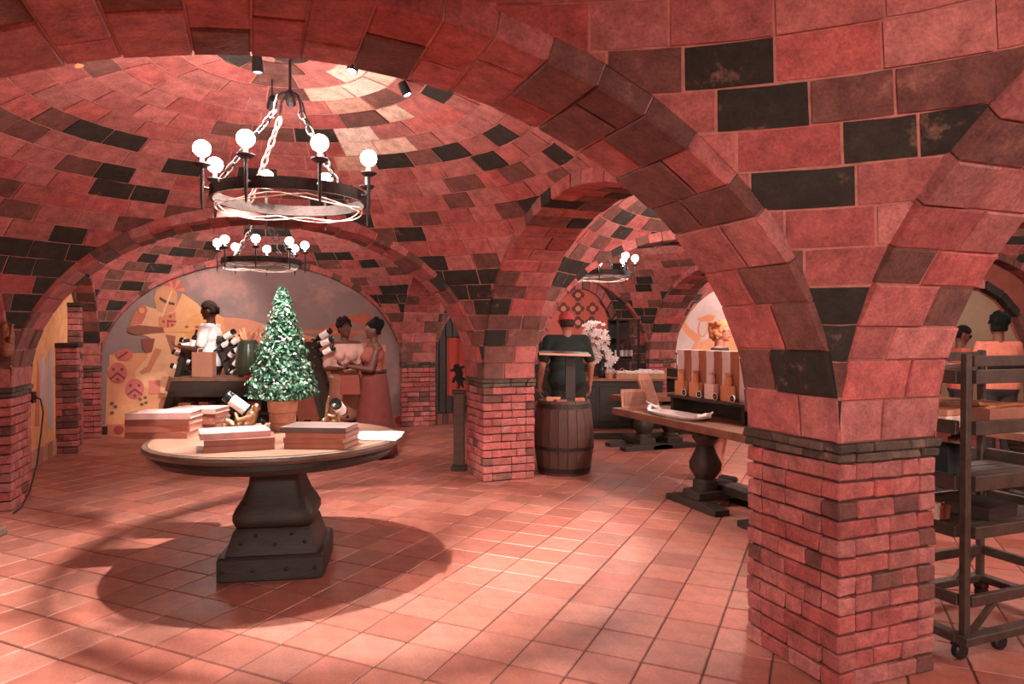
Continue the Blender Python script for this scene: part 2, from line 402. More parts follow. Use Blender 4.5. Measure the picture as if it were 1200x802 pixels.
def pier(c, r, seed, single=True, name='pier'):
    rnd = random.Random(seed); random.seed(seed); o = pc(c, r); h = HW
    mb = MB(); mb.box(o.x - h + .022, o.x + h - .022, o.y - h + .022, o.y + h - .022, 0, IMP + .02)
    root = struct(mb.build(name, MORTARD))
    rest = MB()
    def put(x0, x1, y0, y1, z0, z1, col, jit=.0035):
        x0 += o.x; x1 += o.x; y0 += o.y; y1 += o.y
        v, f = chbox(x0, x1, y0, y1, z0, z1, .006, jit)
        if single: add_piece('brick', v, f, root, col)
        else: rest.add(v, f, col)
    def course(i, z0, z1, h, colf, g=.0015):
        t = .10
        def cuts(L):
            seq = []; x = 0; k = rnd.randint(0, 1)
            while L - x > .30: wv = (.205, .1)[k % 2] + rnd.uniform(-.012, .012); seq.append((x, x + wv)); x += wv; k += 1
            if L - x > .24: seq += [(x, x + (L - x) * .62), (x + (L - x) * .62, L)]
            else: seq.append((x, L))
            return seq
        for sgn in (-1, 1):
            full = 2 * h; inner = 2 * h - 2 * t
            j = lambda: rnd.uniform(-.005, .005)
            for (a, b) in cuts(full):
                e0 = 0 if a == 0 else g; e1 = 0 if abs(b - full) < 1e-6 else g
                A = -h + a + e0; B = -h + b - e1; q = j()
                y0, y1 = (-h + q, -h + t) if sgn < 0 else (h - t, h + q)
                if i % 2 == 0: put(A, B, y0, y1, z0, z1, colf())
                else: put(y0, y1, A, B, z0, z1, colf())
            for (a, b) in cuts(inner):
                A = -h + t + a + g; B = -h + t + b - g; q = j()
                y0, y1 = (-h + q, -h + t) if sgn < 0 else (h - t, h + q)
                if i % 2 == 0: put(y0, y1, A, B, z0, z1, colf())
                else: put(A, B, y0, y1, z0, z1, colf())
    n = 12; top = IMP - .085
    for i in range(n):
        z0 = top * i / n; z1 = top * (i + 1) / n
        course(i, z0 + .0055, z1 - .0055, h, lambda: bcol(0, .08))
    for i in range(2):
        z0 = top + .0425 * i; course(i, z0 + .003, z0 + .0405, h + .008 + .008 * i, lambda: (lambda q: (.085 * q, .055 * q, .042 * q))(random.uniform(.6, 1.5)))
    if rest.v: stuff(rest.build('brickwork', BRICKA, root))
    return root

CEN = {}
for (c, r, sd, sg) in ((0, 0, 5, True), (0, 1, 23, True), (0, 2, 31, True), (1, 1, 47, True), (1, 2, 59, True), (1, 0, 61, False), (2, 1, 67, False), (2, 2, 71, False)):
    root, CEN[(c, r)] = vault(c, r, sd, sg)
for i, (c, r, sg) in enumerate(((0, 1, True), (0, 2, True), (0, 3, True), (1, 1, False), (1, 2, True), (1, 3, True), (2, 1, False), (2, 2, False), (2, 3, False))):
    ringx(c, r, 100 + i, single=sg, step=.205 if (c, r) == (0, 1) else .17)
for i, (c, r, sg) in enumerate(((1, 0, True), (1, 1, True), (1, 2, True), (2, 0, False), (2, 1, False), (2, 2, True), (0, 1, False), (0, 2, True))):
    ringy(c, r, 200 + i, single=sg)
for i, (c, r, sg) in enumerate(((1, 1, True), (1, 2, True), (0, 2, True), (1, 3, False), (0, 3, False), (0, 1, False), (2, 1, False), (2, 2, False), (2, 3, False), (1, 0, False), (3, 2, False), (3, 3, False))):
    pier(c, r, 300 + i, sg)

# ------------------------------------------------------------------ floor tiles laid on the diagonal
TS = .1814 * H
fr = MB(); fr.box(-4.5, 14, -7, 13.5, -.08, -.005); floor = struct(fr.build('floor', GROUT))
dA = Vector((math.sin(YAW + R(24.5)), math.cos(YAW + R(24.5)), 0)); dB = Vector((dA.y, -dA.x, 0))
pA = fl(667, 790).dot(dB); pB = fl(565, 688).dot(dA)
tiles = []
for i in range(-60, 60):
    for j in range(-60, 60):
        ctr = dB * (pA + (i + .5) * TS) + dA * (pB + (j + .5) * TS)
        if -3.2 < ctr.x < 13 and -3 < ctr.y < 12.2:
            q = proj(ctr); s = 1 / q[2] if (q and -60 < q[0] < 1260 and q[1] < 860) else 0
            tiles.append((s, i, j, ctr))
tiles.sort(key=lambda t: -t[0])
tv, tf = chbox(-TS / 2 + .004, TS / 2 - .004, -TS / 2 + .004, TS / 2 - .004, -.02, 0, .004)
tme = bpy.data.meshes.new('tile'); tme.from_pydata(tv, [], tf); tme.materials.append(TILE)
rot = math.atan2(dB.y, dB.x); rest = MB(); random.seed(3)
for k, (s, i, j, ctr) in enumerate(tiles):
    q = random.uniform(.78, 1.2); hsh = random.uniform(-.02, .02)
    col = (.37 * q, (.132 + hsh * .8) * q, (.096 + hsh * .7) * q)
    M = Matrix.Translation(ctr + Vector((0, 0, random.uniform(-.0012, .0012)))) @ Euler((random.uniform(-.002, .002), random.uniform(-.002, .002), rot + random.uniform(-.006, .006))).to_matrix().to_4x4()
    if k < 300:
        o = bpy.data.objects.new('tile', tme); COL.objects.link(o); o.parent = floor; o.matrix_world = M; o.color = (*col, 1)
    else:
        rest.add([M @ Vector(p) for p in tv[0:24]], tf, col)
stuff(rest.build('tiles', TILEA, floor))
#WALLS
# ------------------------------------------------------------------ walls and paintings on them
def C(r, g, b): return tuple(((x / 255) / 12.92 if x < 10 else ((x / 255 + .055) / 1.055) ** 2.4) for x in (r, g, b))
def flat(name, rgb, rough=.75, var=.12, **k): return mat('paint_' + name, C(*rgb), rough, var=var, scale=k.pop('scale', 6), bump=k.pop('bump', .05), **k)
PLASTER = flat('plaster', (150, 82, 70), var=.25)
mb = MB(); mb.box(-2.75, -2.42, -7, 7.1, 0, 3.3); mb.build('wall_left', PLASTER); struct(bpy.data.objects['wall_left'])
mb = MB(); mb.box(-2.75, -2.30, 7.1, 11.9, 0, 3.3); wl = struct(mb.build('wall_left_mural', flat('ochre', (226, 160, 112), var=.2)))
mb = MB(); mb.box(11.95, 12.2, -7, 12, 0, 3.3); struct(mb.build('wall_right', PLASTER))
A = pc(0, 3) + Vector((0, -HW + .10, 0)); B = pc(1, 3) + Vector((0, -HW + .10, 0))
wd = (B - A).normalized(); wn = Vector((wd.y, -wd.x, 0))           # the painted wall faces the camera
def wallslab(name, A, B, n, z1, m, th=.2, z0=0):
    mb = MB(); q = [A, B, B - n * th, A - n * th]
    mb.add([Vector((p.x, p.y, z)) for z in (z0, z1) for p in q], [(3, 2, 1, 0), (4, 5, 6, 7), (0, 1, 5, 4), (1, 2, 6, 5), (2, 3, 7, 6), (3, 0, 4, 7)])
    return struct(mb.build(name, m, fix=True))
SKY = mat('painted_sky', C(142, 118, 114), .8, var=.16, scale=2.2, bump=.05, blotch=(C(190, 140, 128), 1.6, .52, .7))
wall_mural = wallslab('wall_back_mural', A, B, wn, 2.75, SKY)
LAY = {}
def paint(wall, p0, n, pts, rgb, lay, name, px=True):
    """a flat painted area on a wall: pixel outline carried onto the wall's plane"""
    P = [onplane(x, y, p0, n) for x, y in pts]; k = len(P)
    rgb = tuple(int(a * .74 + b * .26) for a, b in zip(rgb, (190, 128, 110))); m = flat('%d_%d_%d' % rgb, rgb)
    v = [p + n * (.0015 * lay) for p in P] + [p - n * .004 for p in P]
    mb = MB(); mb.add(v, [tuple(range(k))] + [(i, k + i, k + (i + 1) % k, (i + 1) % k) for i in range(k)])
    return mb.build(name, m, wall, fix=True)
def ell(cx, cy, rx, ry, n=20, a=0):
    return [(cx + rx * math.cos(t) * math.cos(a) - ry * math.sin(t) * math.sin(a), cy + rx * math.cos(t) * math.sin(a) + ry * math.sin(t) * math.cos(a)) for t in [2 * PI * i / n for i in range(n)]]
def mur(pts, rgb, lay, name): return paint(wall_mural, A, wn, pts, rgb, lay, name)
mur([(262, 372), (290, 374), (330, 386), (380, 398), (420, 402), (452, 404), (452, 505), (262, 505)], (214, 140, 108), 1, 'painted_hill')
mur([(300, 400), (345, 394), (400, 408), (452, 412), (452, 505), (300, 505)], (178, 98, 76), 2, 'painted_hill')
mur([(126, 430), (150, 424), (182, 410), (196, 372), (208, 358), (222, 372), (250, 366), (262, 372), (262, 505), (122, 510)], (224, 158, 104), 3, 'painted_field')
mur([(204, 366), (214, 344), (232, 356), (262, 398), (262, 420), (210, 410)], (236, 178, 118), 4, 'painted_tent')
mur(ell(240, 388, 24, 22), (232, 164, 96), 5, 'painted_shield')
for x, y in ((219, 384), (231, 384), (228, 396)): mur(ell(x, y, 2.4, 2.4, 10), (150, 66, 60), 6, 'painted_dot')
# knight
for i in range(7):
    a0 = R(-178 + i * 27); mur([(204, 341), (204 + 13 * math.cos(a0), 341 + 15 * math.sin(a0)), (204 + 13 * math.cos(a0 + .36), 341 + 15 * math.sin(a0 + .36))], (196, 84, 70) if i % 2 else (222, 120, 92), 6, 'painted_plume')
mur([(168, 358), (182, 362), (204, 366), (214, 378), (208, 398), (206, 430), (214, 470), (160, 450), (158, 436), (172, 420), (176, 396), (156, 388), (158, 370)], (228, 176, 132), 7, 'painted_tunic')
mur([(181, 350), (184, 340), (192, 335), (202, 336), (208, 344), (208, 356), (204, 364), (194, 369), (184, 364)], (208, 146, 104), 8, 'painted_helmet')
mur([(188, 348), (196, 353), (195, 356), (187, 351)], (46, 34, 30), 9, 'painted_visor_slit')
mur([(198, 354), (205, 355), (205, 358), (198, 357)], (46, 34, 30), 9, 'painted_visor_slit')
mur([(201, 341), (203, 341), (191, 372), (189, 371)], (236, 190, 140), 9, 'painted_nose_bar')
mur([(150, 384), (162, 381), (182, 383), (194, 384), (193, 390), (180, 391), (160, 393), (150, 390)], (120, 72, 56), 9, 'painted_arm')
mur([(152, 382), (158, 366), (166, 362), (172, 370), (166, 380)], (198, 104, 88), 9, 'painted_sleeve')
mur(ell(167, 364, 6, 6), (188, 96, 74), 10, 'painted_roundel'); mur(ell(167, 364, 3.4, 3.4), (222, 150, 110), 11, 'painted_roundel')
mur([(192, 384), (240, 385), (240, 390), (192, 389)], (232, 168, 92), 10, 'painted_lance')
mur([(186, 372), (206, 366), (206, 382), (196, 388), (186, 382)], (206, 128, 92), 9, 'painted_breastplate')
for x, y in ((192, 377), (200, 371), (202, 381)): mur(ell(x, y, 1.8, 1.8, 8), (150, 44, 50), 10, 'painted_dot')
mur([(196, 375), (207, 376), (207, 378), (198, 378), (198, 384), (196, 384)], (150, 44, 50), 10, 'painted_mark')
mur([(166, 397), (182, 397), (178, 413), (172, 414), (167, 408)], (120, 56, 50), 10, 'painted_pouch')
mur([(194, 392), (206, 394), (204, 412), (201, 413)], (150, 78, 56), 10, 'painted_sheath')
mur([(182, 408), (190, 410), (176, 436), (166, 439), (163, 436), (172, 430)], (196, 122, 84), 10, 'painted_fold')
mur([(160, 414), (174, 414), (184, 436), (196, 470), (128, 476), (128, 416)], (218, 148, 104), 5, 'painted_table')
def crest(cx, cy, s, lay):
    mur(ell(cx, cy, 11 * s, 12 * s), (190, 92, 88), lay, 'painted_crest')
    mur([(cx, cy - 1 * s), (cx + 9 * s, cy + 6 * s), (cx + 8 * s, cy + 8 * s), (cx, cy + 2 * s), (cx - 8 * s, cy + 8 * s), (cx - 9 * s, cy + 6 * s)], (104, 34, 44), lay + 1, 'painted_chevron')
    for dx, dy in ((-5, -4), (5, -4), (0, 8)): mur(ell(cx + dx * s, cy + dy * s, 2 * s, 2 * s, 10), (120, 30, 44), lay + 1, 'painted_dot')
crest(138, 437, 1, 11); crest(158, 456, 1, 11)
mur(ell(146, 416, 10, 7), (190, 92, 88), 11, 'painted_crest'); mur([(138, 419), (149, 412), (151, 413), (140, 421)], (104, 34, 44), 12, 'painted_mark')
mur([(174, 446), (188, 446), (188, 462), (174, 462)], (204, 112, 96), 11, 'painted_panel')
mur([(198, 441), (211, 446), (206, 462), (193, 458)], (130, 66, 48), 11, 'painted_cask')
mur(ell(192, 474, 6, 9, 16, .3), (150, 84, 60), 11, 'painted_cask')
mur([(168, 480), (186, 488), (167, 490)], (92, 42, 36), 11, 'painted_wedge')
for x, y in ((131, 473), (135, 477), (131, 484), (164, 468), (170, 466), (166, 474), (171, 472)): mur(ell(x, y, 2.2, 1.8, 8), (66, 72, 44), 12, 'painted_leaf')
mur([(314, 372), (318, 360), (321, 364), (320, 380), (315, 386)], (206, 96, 64), 5, 'painted_feather')
for pts in ([(372, 388), (392, 378), (412, 390), (404, 396)], [(402, 372), (430, 366), (440, 378), (426, 384)], [(384, 410), (420, 384), (424, 388), (390, 416)], [(424, 396), (446, 386), (448, 392), (428, 402)]):
    mur(pts, (176, 84, 62), 5, 'painted_debris')
mur([(355, 387), (440, 388), (440, 391), (355, 391)], (196, 112, 80), 6, 'painted_spear')
# patterned skirting below the painting
bb = MB(); q0 = A + wn * .012; q1 = B + wn * .012
bb.add([Vector((p.x, p.y, z)) for z in (0, .19) for p in (q0, q1, q1 - wn * .03, q0 - wn * .03)], [(3, 2, 1, 0), (4, 5, 6, 7), (0, 1, 5, 4), (1, 2, 6, 5), (2, 3, 7, 6), (3, 0, 4, 7)])
base = struct(bb.build('baseboard_back', flat('skirting', (190, 112, 88)), fix=True))
n = 24; L = (B - A).length
for i in range(n):
    c0 = A + wd * (L * (i + .5) / n) + wn * .014
    m = Matrix((( wd.x, 0, wn.x, c0.x), (wd.y, 0, wn.y, c0.y), (0, 1, 0, .10), (0, 0, 0, 1)))
    mb = MB()
    if i % 2: mb.prism([(-.055, -.06), (.055, -.06), (.055, .06), (-.055, .06)], -.004, .003, m); mm = flat('skirt_dark', (60, 34, 30))
    else: mb.prism([(.07 * math.cos(t), .07 * math.sin(t)) for t in [2 * PI * k / 12 for k in range(12)]], -.004, .003, m); mm = flat('skirt_red', (150, 60, 52))
    mb.build('tile', mm, base, fix=True)
# middle back wall: courses of dark brick with a painted niche panel
WY = 11.18
mb = MB(); mb.box(2.6, 7.35, WY + .012, WY + .25, 0, 3.35); wall_mid = struct(mb.build('wall_back_brick', MORTAR)); random.seed(77); rest = MB()
for k in range(17):
    z0 = .0 + k * .165; x = 2.6 + (k % 2) * -.15
    while x < 7.35:
        x1 = min(7.35, x + random.uniform(.26, .34)); xa = max(2.6, x)
        if x1 - xa > .06:
            v, f = chbox(xa + .005, x1 - .005, WY - random.uniform(0, .008), WY + .05, z0 + .005, z0 + .16, .005, .003)
            col = bcol(.62, .25); p = Vector(((xa + x1) / 2, WY, z0 + .08)); q = proj(p)
            if 610 < q[0] < 800 and z0 > .8 : add_piece('brick', v, f, wall_mid, col)
            else: rest.add(v, f, col)
        x = x1
stuff(rest.build('brickwork', BRICKA, wall_mid))
P0 = (0, WY - .012, 0); NY = Vector((0, -1, 0))
paint(wall_mid, P0, NY, [(640, 420), (642, 385), (650, 362), (664, 345), (679, 336), (694, 345), (708, 362), (717, 385), (720, 420)], (176, 72, 62), 6, 'painted_panel')
for (cx, cy) in ((677, 346), (660, 362), (677, 362), (694, 362), (668, 354), (686, 354), (677, 378), (661, 378), (693, 378)):
    if (cx, cy) in ((668, 354), (686, 354)): continue
    for dx, dy in ((-4, 0), (4, 0), (0, -4), (0, 4)): paint(wall_mid, P0, NY, ell(cx + dx, cy + dy, 3.6, 3.6, 10), (62, 30, 28), 8, 'painted_petal')
    paint(wall_mid, P0, NY, ell(cx, cy, 3.2, 3.2, 10), (206, 116, 88), 10, 'painted_rosette')
# ring of small blocks round that panel
P1_ = onplane(638, 420, P0, NY); P2_ = onplane(722, 420, P0, NY)
rm_ = (P1_ + P2_) / 2; hw_ = (P2_ - P1_).length / 2; tz = zat(336, 11.2) - 1.057
for i in range(16):
    a0 = PI * i / 16 + .01; a1 = PI * (i + 1) / 16 - .01; mb = MB(); v = []
    for yy in (WY - .06, WY + .02):
        for (an, rr) in ((a0, 1), (a1, 1), (a1, 1.16), (a0, 1.16)): v.append((rm_.x - hw_ * rr * math.cos(an), yy, 1.1 + tz * rr * math.sin(an)))
    mb.add(v, [(0, 1, 2, 3), (4, 7, 6, 5), (0, 4, 5, 1), (1, 5, 6, 2), (2, 6, 7, 3), (3, 7, 4, 0)])
    add_piece('brick', mb.v, mb.f, wall_mid, bcol(.1, .3))
# dark plank door on the back wall beside the pier
xa = onplane(498, 450, P0, NY).x; xb = onplane(537, 450, P0, NY).x
dr = struct(empty('door_1', (0, 0, 0)))
for i in range(5):
    x0 = xa + (xb - xa) * i / 5; x1 = xa + (xb - xa) * (i + 1) / 5; MB().box(x0 + .004, x1 - .004, WY - .05, WY + .02, .2, 1.75, .006).build('plank', DWOOD, dr)
for i in range(6):
    x0 = xa + (xb - xa) * i / 6; x1 = xa + (xb - xa) * (i + 1) / 6
    MB().box(x0 + .003, x1 - .003, WY - .055, WY + .02, .0, .19, .004).build('tile', flat('doortile%d' % (i % 2), ((120, 66, 54), (84, 48, 42))[i % 2]), dr)
# right-hand painted wall seen through the far arch
W2 = Vector((7.3, 11.18, 0))
wall_r = wallslab('wall_back_right', Vector((7.3, 11.18, 0)), Vector((12.0, 11.18, 0)), NY, 3.0, mat('pale_painted_plaster', C(205, 190, 186), .8, var=.14, scale=2.5, bump=.05))
def mu2(p, rgb, l, nm): paint(wall_r, (0, 11.18, 0), NY, p, rgb, l, nm)
mu2([(800, 440), (812, 404), (830, 398), (850, 392), (884, 388), (884, 440)], (226, 162, 118), 1, 'painted_hill')
mu2([(796, 376), (801, 374), (808, 385), (818, 392), (822, 398), (816, 402), (804, 392), (797, 382)], (226, 158, 110), 2, 'painted_arm')
mu2(ell(824, 384, 5, 10, 18, .15), (206, 196, 190), 3, 'painted_face'); mu2(ell(824, 384, 6.4, 11.5, 18, .15), (214, 140, 96), 2, 'painted_outline')
mu2([(816, 374), (828, 369), (838, 370), (836, 376), (822, 377)], (220, 150, 96), 4, 'painted_hair')
mu2([(814, 402), (828, 398), (836, 388), (842, 392), (838, 412), (812, 418)], (228, 170, 124), 3, 'painted_body')
# far right wall with a small blind niche
wall_n = wallslab('wall_right_niche', Vector((7.45, 6.80, 0)), Vector((11.9, 6.80, 0)), NY, 3.0, PLASTER, .15)
PN = (0, 6.80, 0)
paint(wall_n, PN, NY, [(1100, 470), (1100, 352), (1124, 339), (1146, 342), (1164, 354), (1180, 374), (1192, 400), (1198, 430), (1200, 470)], (150, 138, 112), 2, 'painted_niche')
arc_ = [(1124, 336), (1146, 339), (1166, 351), (1184, 372), (1196, 400), (1203, 440), (1206, 480)]
for i in range(6):
    (x0, y0), (x1, y1) = arc_[i], arc_[i + 1]
    a_ = onplane(x0, y0, PN, NY); b_ = onplane(x1, y1, PN, NY); dd = (b_ - a_).normalized(); up_ = Vector((dd.z, 0, -dd.x)) * -1
    mb = MB(); v = []
    for yy in (6.70, 6.82):
        for p in (a_ + dd * .008, b_ - dd * .008, b_ - dd * .008 + up_ * .12, a_ + dd * .008 + up_ * .12): v.append((p.x, yy, p.z))
    mb.add(v, [(0, 1, 2, 3), (4, 7, 6, 5), (0, 4, 5, 1), (1, 5, 6, 2), (2, 6, 7, 3), (3, 7, 4, 0)])
    add_piece('brick', mb.v, mb.f, wall_n, (.03, .026, .02) if i in (1, 2) else bcol(.1, .2))
# the lit painting on the left wall and its brick pilaster
def mul(p, rgb, l, nm): paint(wl, (-2.30, 9, 0), Vector((1, 0, 0)), p, rgb, l, nm)
mul([(46, 470), (48, 420), (52, 414), (54, 440), (53, 480)], (186, 190, 200), 2, 'painted_robe')
mul([(55, 500), (57, 412), (60, 408), (61, 470), (60, 505)], (172, 178, 192), 2, 'painted_robe')
mul([(40, 500), (44, 420), (46, 440), (45, 500)], (206, 110, 80), 2, 'painted_robe')
for i in range(14):
    y0 = 7.3 + i * .22; MB().box(-2.31, -2.29, y0 + .004, y0 + .216, 0, .2, .003).build('tile', flat('skirtl%d' % (i % 2), ((196, 140, 118), (170, 112, 94))[i % 2]), wl)
def pilaster(x0, x1, y0, y1, ztop, seed):
    random.seed(seed); mb = MB(); mb.box(x0 + .015, x1 - .015, y0 + .015, y1 - .015, 0, ztop); root = struct(mb.build('pilaster', MORTARD)); rest = MB()
    n = round(ztop / .081)
    for i in range(n):
        z0 = ztop * i / n + .005; z1 = ztop * (i + 1) / n - .005; sp = .38 if i % 2 else .62
        xm = x0 + (x1 - x0) * sp; ym = y0 + (y1 - y0) * (1 - sp)
        for (a_, b_, c_, d_) in ((x0, xm, y0, ym), (xm, x1, y0, ym), (x0, xm, ym, y1), (xm, x1, ym, y1)):
            v, f = chbox(a_, b_, c_, d_, z0, z1, .006, .004); rest.add(v, f, bcol(.05, .35))
    rest.box(x0 - .02, x1 + .02, y0 - .02, y1 + .02, ztop, ztop + .05, .006, bcol(.9, .1)); stuff(rest.build('brickwork', BRICKA, root)); return root
pilaster(-2.5, -2.06, 10.12, 10.36, 1.36, 5)
pilaster(-2.5, -2.16, 10.75, 10.95, 1.9, 6)

# ------------------------------------------------------------------ chandeliers and ceiling spots
def light(kind, loc, energy, parent, col=WARM, soft=.03, rot=None, size=None, blend=.3):
    l = bpy.data.lights.new('bulb_light' if kind == 'POINT' else 'spot_beam', kind); l.energy = energy; l.color = col; l.shadow_soft_size = soft
    o = bpy.data.objects.new(l.name, l); COL.objects.link(o); o.location = loc; o.parent = parent
    if kind == 'SPOT': l.spot_size = size; l.spot_blend = blend; o.rotation_euler = rot
    return o
def link_chain(mb, a, b, n, r=.030, t=.0065):
    a = Vector(a); b = Vector(b); d = (b - a).normalized(); u = d.orthogonal().normalized(); w_ = d.cross(u); L = (b - a).length / n
    for i in range(n):
        c = a + (b - a) * (i + .5) / n; q = u if i % 2 else w_
        mb.tube([c + d * (L * .62 * math.cos(t_)) + q * (r * .62 * math.sin(t_)) for t_ in [2 * PI * k / 10 for k in range(10)]], t, 5, closed=True)
def chandelier(cen, zr, apex, label, rz, unlit=(), watt=BULB_W, R0=.475):
    rt = empty('chandelier', (cen.x, cen.y, zr), rz, label, 'chandelier', 'iron ring chandeliers under the vaults')
    mb = MB(); mb.lathe([(R0 - .012, -.035), (R0 + .008, -.035), (R0 + .008, .035), (R0 - .012, .035), (R0 - .012, -.035)], 48); mb.build('ring', IRON, rt, smooth=30)
    ztop = apex - zr
    mb = MB(); mb.lathe([(0, ztop), (.05, ztop), (.06, ztop - .07), (.13, ztop - .08), (.125, ztop - .10), (.02, ztop - .125), (0, ztop - .125)], 20); mb.build('ceiling_rose', IRON, rt, smooth=40, fix=True)
    hk = ztop - .36
    mb = MB(); mb.tube([(0, 0, ztop - .04), (0, 0, hk)], .009, 8); mb.ball((0, 0, hk), (.03, .03, .045))
    for k in range(4):
        an = PI / 2 * k + .4; mb.tube([(.02 * math.cos(an), .02 * math.sin(an), hk + .02)] + [((.02 + .10 * math.sin(q)) * math.cos(an), (.02 + .10 * math.sin(q)) * math.sin(an), hk + .07 * math.sin(2 * q) - .11 * q) for q in (.4, .8, 1.2, 1.57)], .007, 6)
    mb.build('hook', IRON, rt, smooth=40)
    for k in range(4):
        an = PI / 2 * k + .4; mb = MB(); link_chain(mb, (.11 * math.cos(an), .11 * math.sin(an), hk - .12), (R0 * math.cos(an), R0 * math.sin(an), .03), 9)
        mb.build('chain', IRON if k != 1 else mat('lit_chain', (.5, .36, .31), .4, metal=.7, bump=0), rt)  # one chain paler: the light it catches is put into the metal colour
    for k in range(8):
        an = PI / 4 * k + .12; x = (R0 + .055) * math.cos(an); y = (R0 + .055) * math.sin(an); cn = empty('candle_holder', (x, y, 0)); cn.parent = rt
        mb = MB(); mb.tube([(0, 0, -.13), (0, 0, -.06), (0, 0, .13)], [.004, .011, .011], 8)
        mb.tube([(-.055 * math.cos(an), -.055 * math.sin(an), 0), (0, 0, 0)], .009, 6)
        mb.lathe([(0, .12), (.03, .122), (.052, .14), (.05, .146), (.02, .134), (0, .134)], 16); mb.build('holder', IRON, cn, smooth=40)
        MB().lathe([(.013, .13), (.013, .19)], 10).build('candle_tube', IVORY, cn, smooth=40)
        lit = k not in unlit
        mb = MB(); rr = .034 if lit else .015  # lit bulbs made wider, their glow put into the shape
        mb.lathe([(.010, .185), (rr, .215), (rr * .95, .235), (rr * .5, .268), (.001, .285)], 12); mb.build('bulb', BULB if lit else IVORY, cn, smooth=True)
        if lit: light('POINT', (0, 0, .235), watt, cn, soft=.05).visible_camera = True
    for k in range(2):
        mb = MB(); pts = []
        for i in range(40):
            an = 2 * PI * i / 40; rr = R0 - .03 + .02 * math.sin(3 * an + k); pts.append((rr * math.cos(an), rr * math.sin(an), -.05 - .035 * abs(math.sin(2 * an + k * .8)) ))
        mb.tube(pts, .0045, 5, closed=True); mb.build('wire', CORD, rt)
    return rt
APX = Z0 + RISE
chandelier(at(341, 4.42), 2.40, APX, 'large iron ring chandelier hanging above the round book table', R(8), unlit=(0,), watt=BULB_W)
chandelier(CEN[(0, 2)], 2.44, APX, 'iron ring chandelier in front of the painted knight wall', R(30), watt=BULB_W)
chandelier(CEN[(1, 2)], 2.42, APX, 'iron ring chandelier above the flower counter', R(10), watt=BULB_W * 1.3)
chandelier(CEN[(1, 1)], 2.42, APX, 'unseen iron ring chandelier added to light the trestle table with the silver platter', R(5), watt=BULB_W * 4)  # lamp hidden by the front pier, added so this bay gets light
chandelier(Vector((-1.3, -3.4, 0)), 2.42, APX, 'unseen iron ring chandelier added behind the viewer to light the front pier', R(20), watt=BULB_W * 22)  # added lamp, never in view, placed off the grid for the front pier
chandelier(CEN[(1, 0)], 2.42, APX, 'unseen iron ring chandelier added to light the wheeled shelf rack and the floor behind it', R(15), watt=BULB_W * 4)  # out-of-frame lamp put in to brighten the floor seen through the rack
chandelier(CEN[(2, 2)], 2.42, APX, 'unseen iron ring chandelier added to light the pale painted wall', R(12), watt=BULB_W * 4)  # hidden lamp added to brighten the painted wall
chandelier(CEN[(2, 1)], 2.42, APX, 'unseen iron ring chandelier added to light the bay of the blind niche', R(12), watt=BULB_W)  # added light for the niche bay, stays out of view
def spot_head(pos, aim, label, watt=SPOT_W, size=R(75), arm=None, col=(1, .90, .82), blend=.35):
    pos = Vector(pos); aim = Vector(aim); d = (aim - pos).normalized()
    q = d.to_track_quat('-Z', 'Y'); rt = empty('spotlight', pos, 0, label, 'spotlight', 'small ceiling spotlights on the vault')
    M = q.to_matrix().to_4x4(); mb = MB()
    mb.lathe([(.0, .05), (.03, .05), (.034, .0), (.034, -.045), (.030, -.045), (.028, -.03)], 14, M=M); mb.build('housing', BLACK, rt, smooth=40, fix=True)
    mb = MB(); mb.lathe([(.0, -.034), (.027, -.034), (.02, -.040), (0, -.042)], 14, M=M); mb.build('lens', LENS, rt, smooth=True, fix=True)
    mb = MB(); e = Vector(arm) - pos; mb.tube([Vector((0, 0, .0)), Vector((0, 0, .05)), e * .6 + Vector((0, 0, .03)), e], .005, 6); mb.build('bracket', IRON, rt)
    light('SPOT', d * .06, watt, rt, col=col, soft=.03, rot=q.to_euler(), size=size, blend=blend)
    return rt
def dome_z(c, r, x, y):
    a = CEN[(c, r)]; s = (x - a.x) / 2.1; t = (y - a.y) / 1.93; return Z0 + RISE * math.sqrt(max(.02, 1 - (s * s + t * t) / 2))
def spot_at(px, py, d, aim, lab, **k):
    p = at(px, d); zz = dome_z(0, 1, p.x, p.y) - .03; z = min(zat(py, d), zz - .05); return spot_head((p.x, p.y, z), aim, lab, arm=(p.x, p.y, zz), **k)
tb = at(322, 4.47)
spot_at(303, 78, 4.25, tb + Vector((0, 0, .8)), 'ceiling spotlight left of the chandelier rose', size=R(100), watt=SPOT_W * 1.9, blend=.6)
spot_at(415, 78, 4.25, at(240, 3.5, 0), 'ceiling spotlight right of the chandelier rose', size=R(70), watt=SPOT_W * .6, blend=.6)
spot_at(475, 106, 4.8, at(735, 4.9, 0), 'ceiling spotlight furthest right on its curved bracket', size=R(46), blend=.5, watt=SPOT_W * .8)
spot_at(320, 122, 4.95, at(236, 9.1, 1.0), 'ceiling spotlight just left of the chain hook', size=R(18), watt=SPOT_W * 2.2, blend=.6)
spot_at(341, 117, 4.85, at(430, 8.6, .7), 'ceiling spotlight just behind the chain hook', size=R(28), watt=SPOT_W, blend=.6)
q_ = CEN[(0, 2)]; spot_head((q_.x - .25, q_.y - .2, 3.2), at(185, 10.2, 1.15), 'unseen ceiling spotlight added to light the painted knight wall', arm=(q_.x - .25, q_.y - .2, APX - .05), size=R(75), watt=SPOT_W * .45, blend=.7)  # extra head hidden by the arch crown, added to brighten the mural
spot_head((4.75, 3.6, 3.0), (4.0, 5.2, 1.1), 'unseen ceiling spotlight added to light the gift boxes on the trestle table', arm=(4.75, 3.6, 3.18), size=R(55), watt=SPOT_W * .6)  # extra head hidden by the front pier, added to brighten the gift boxes
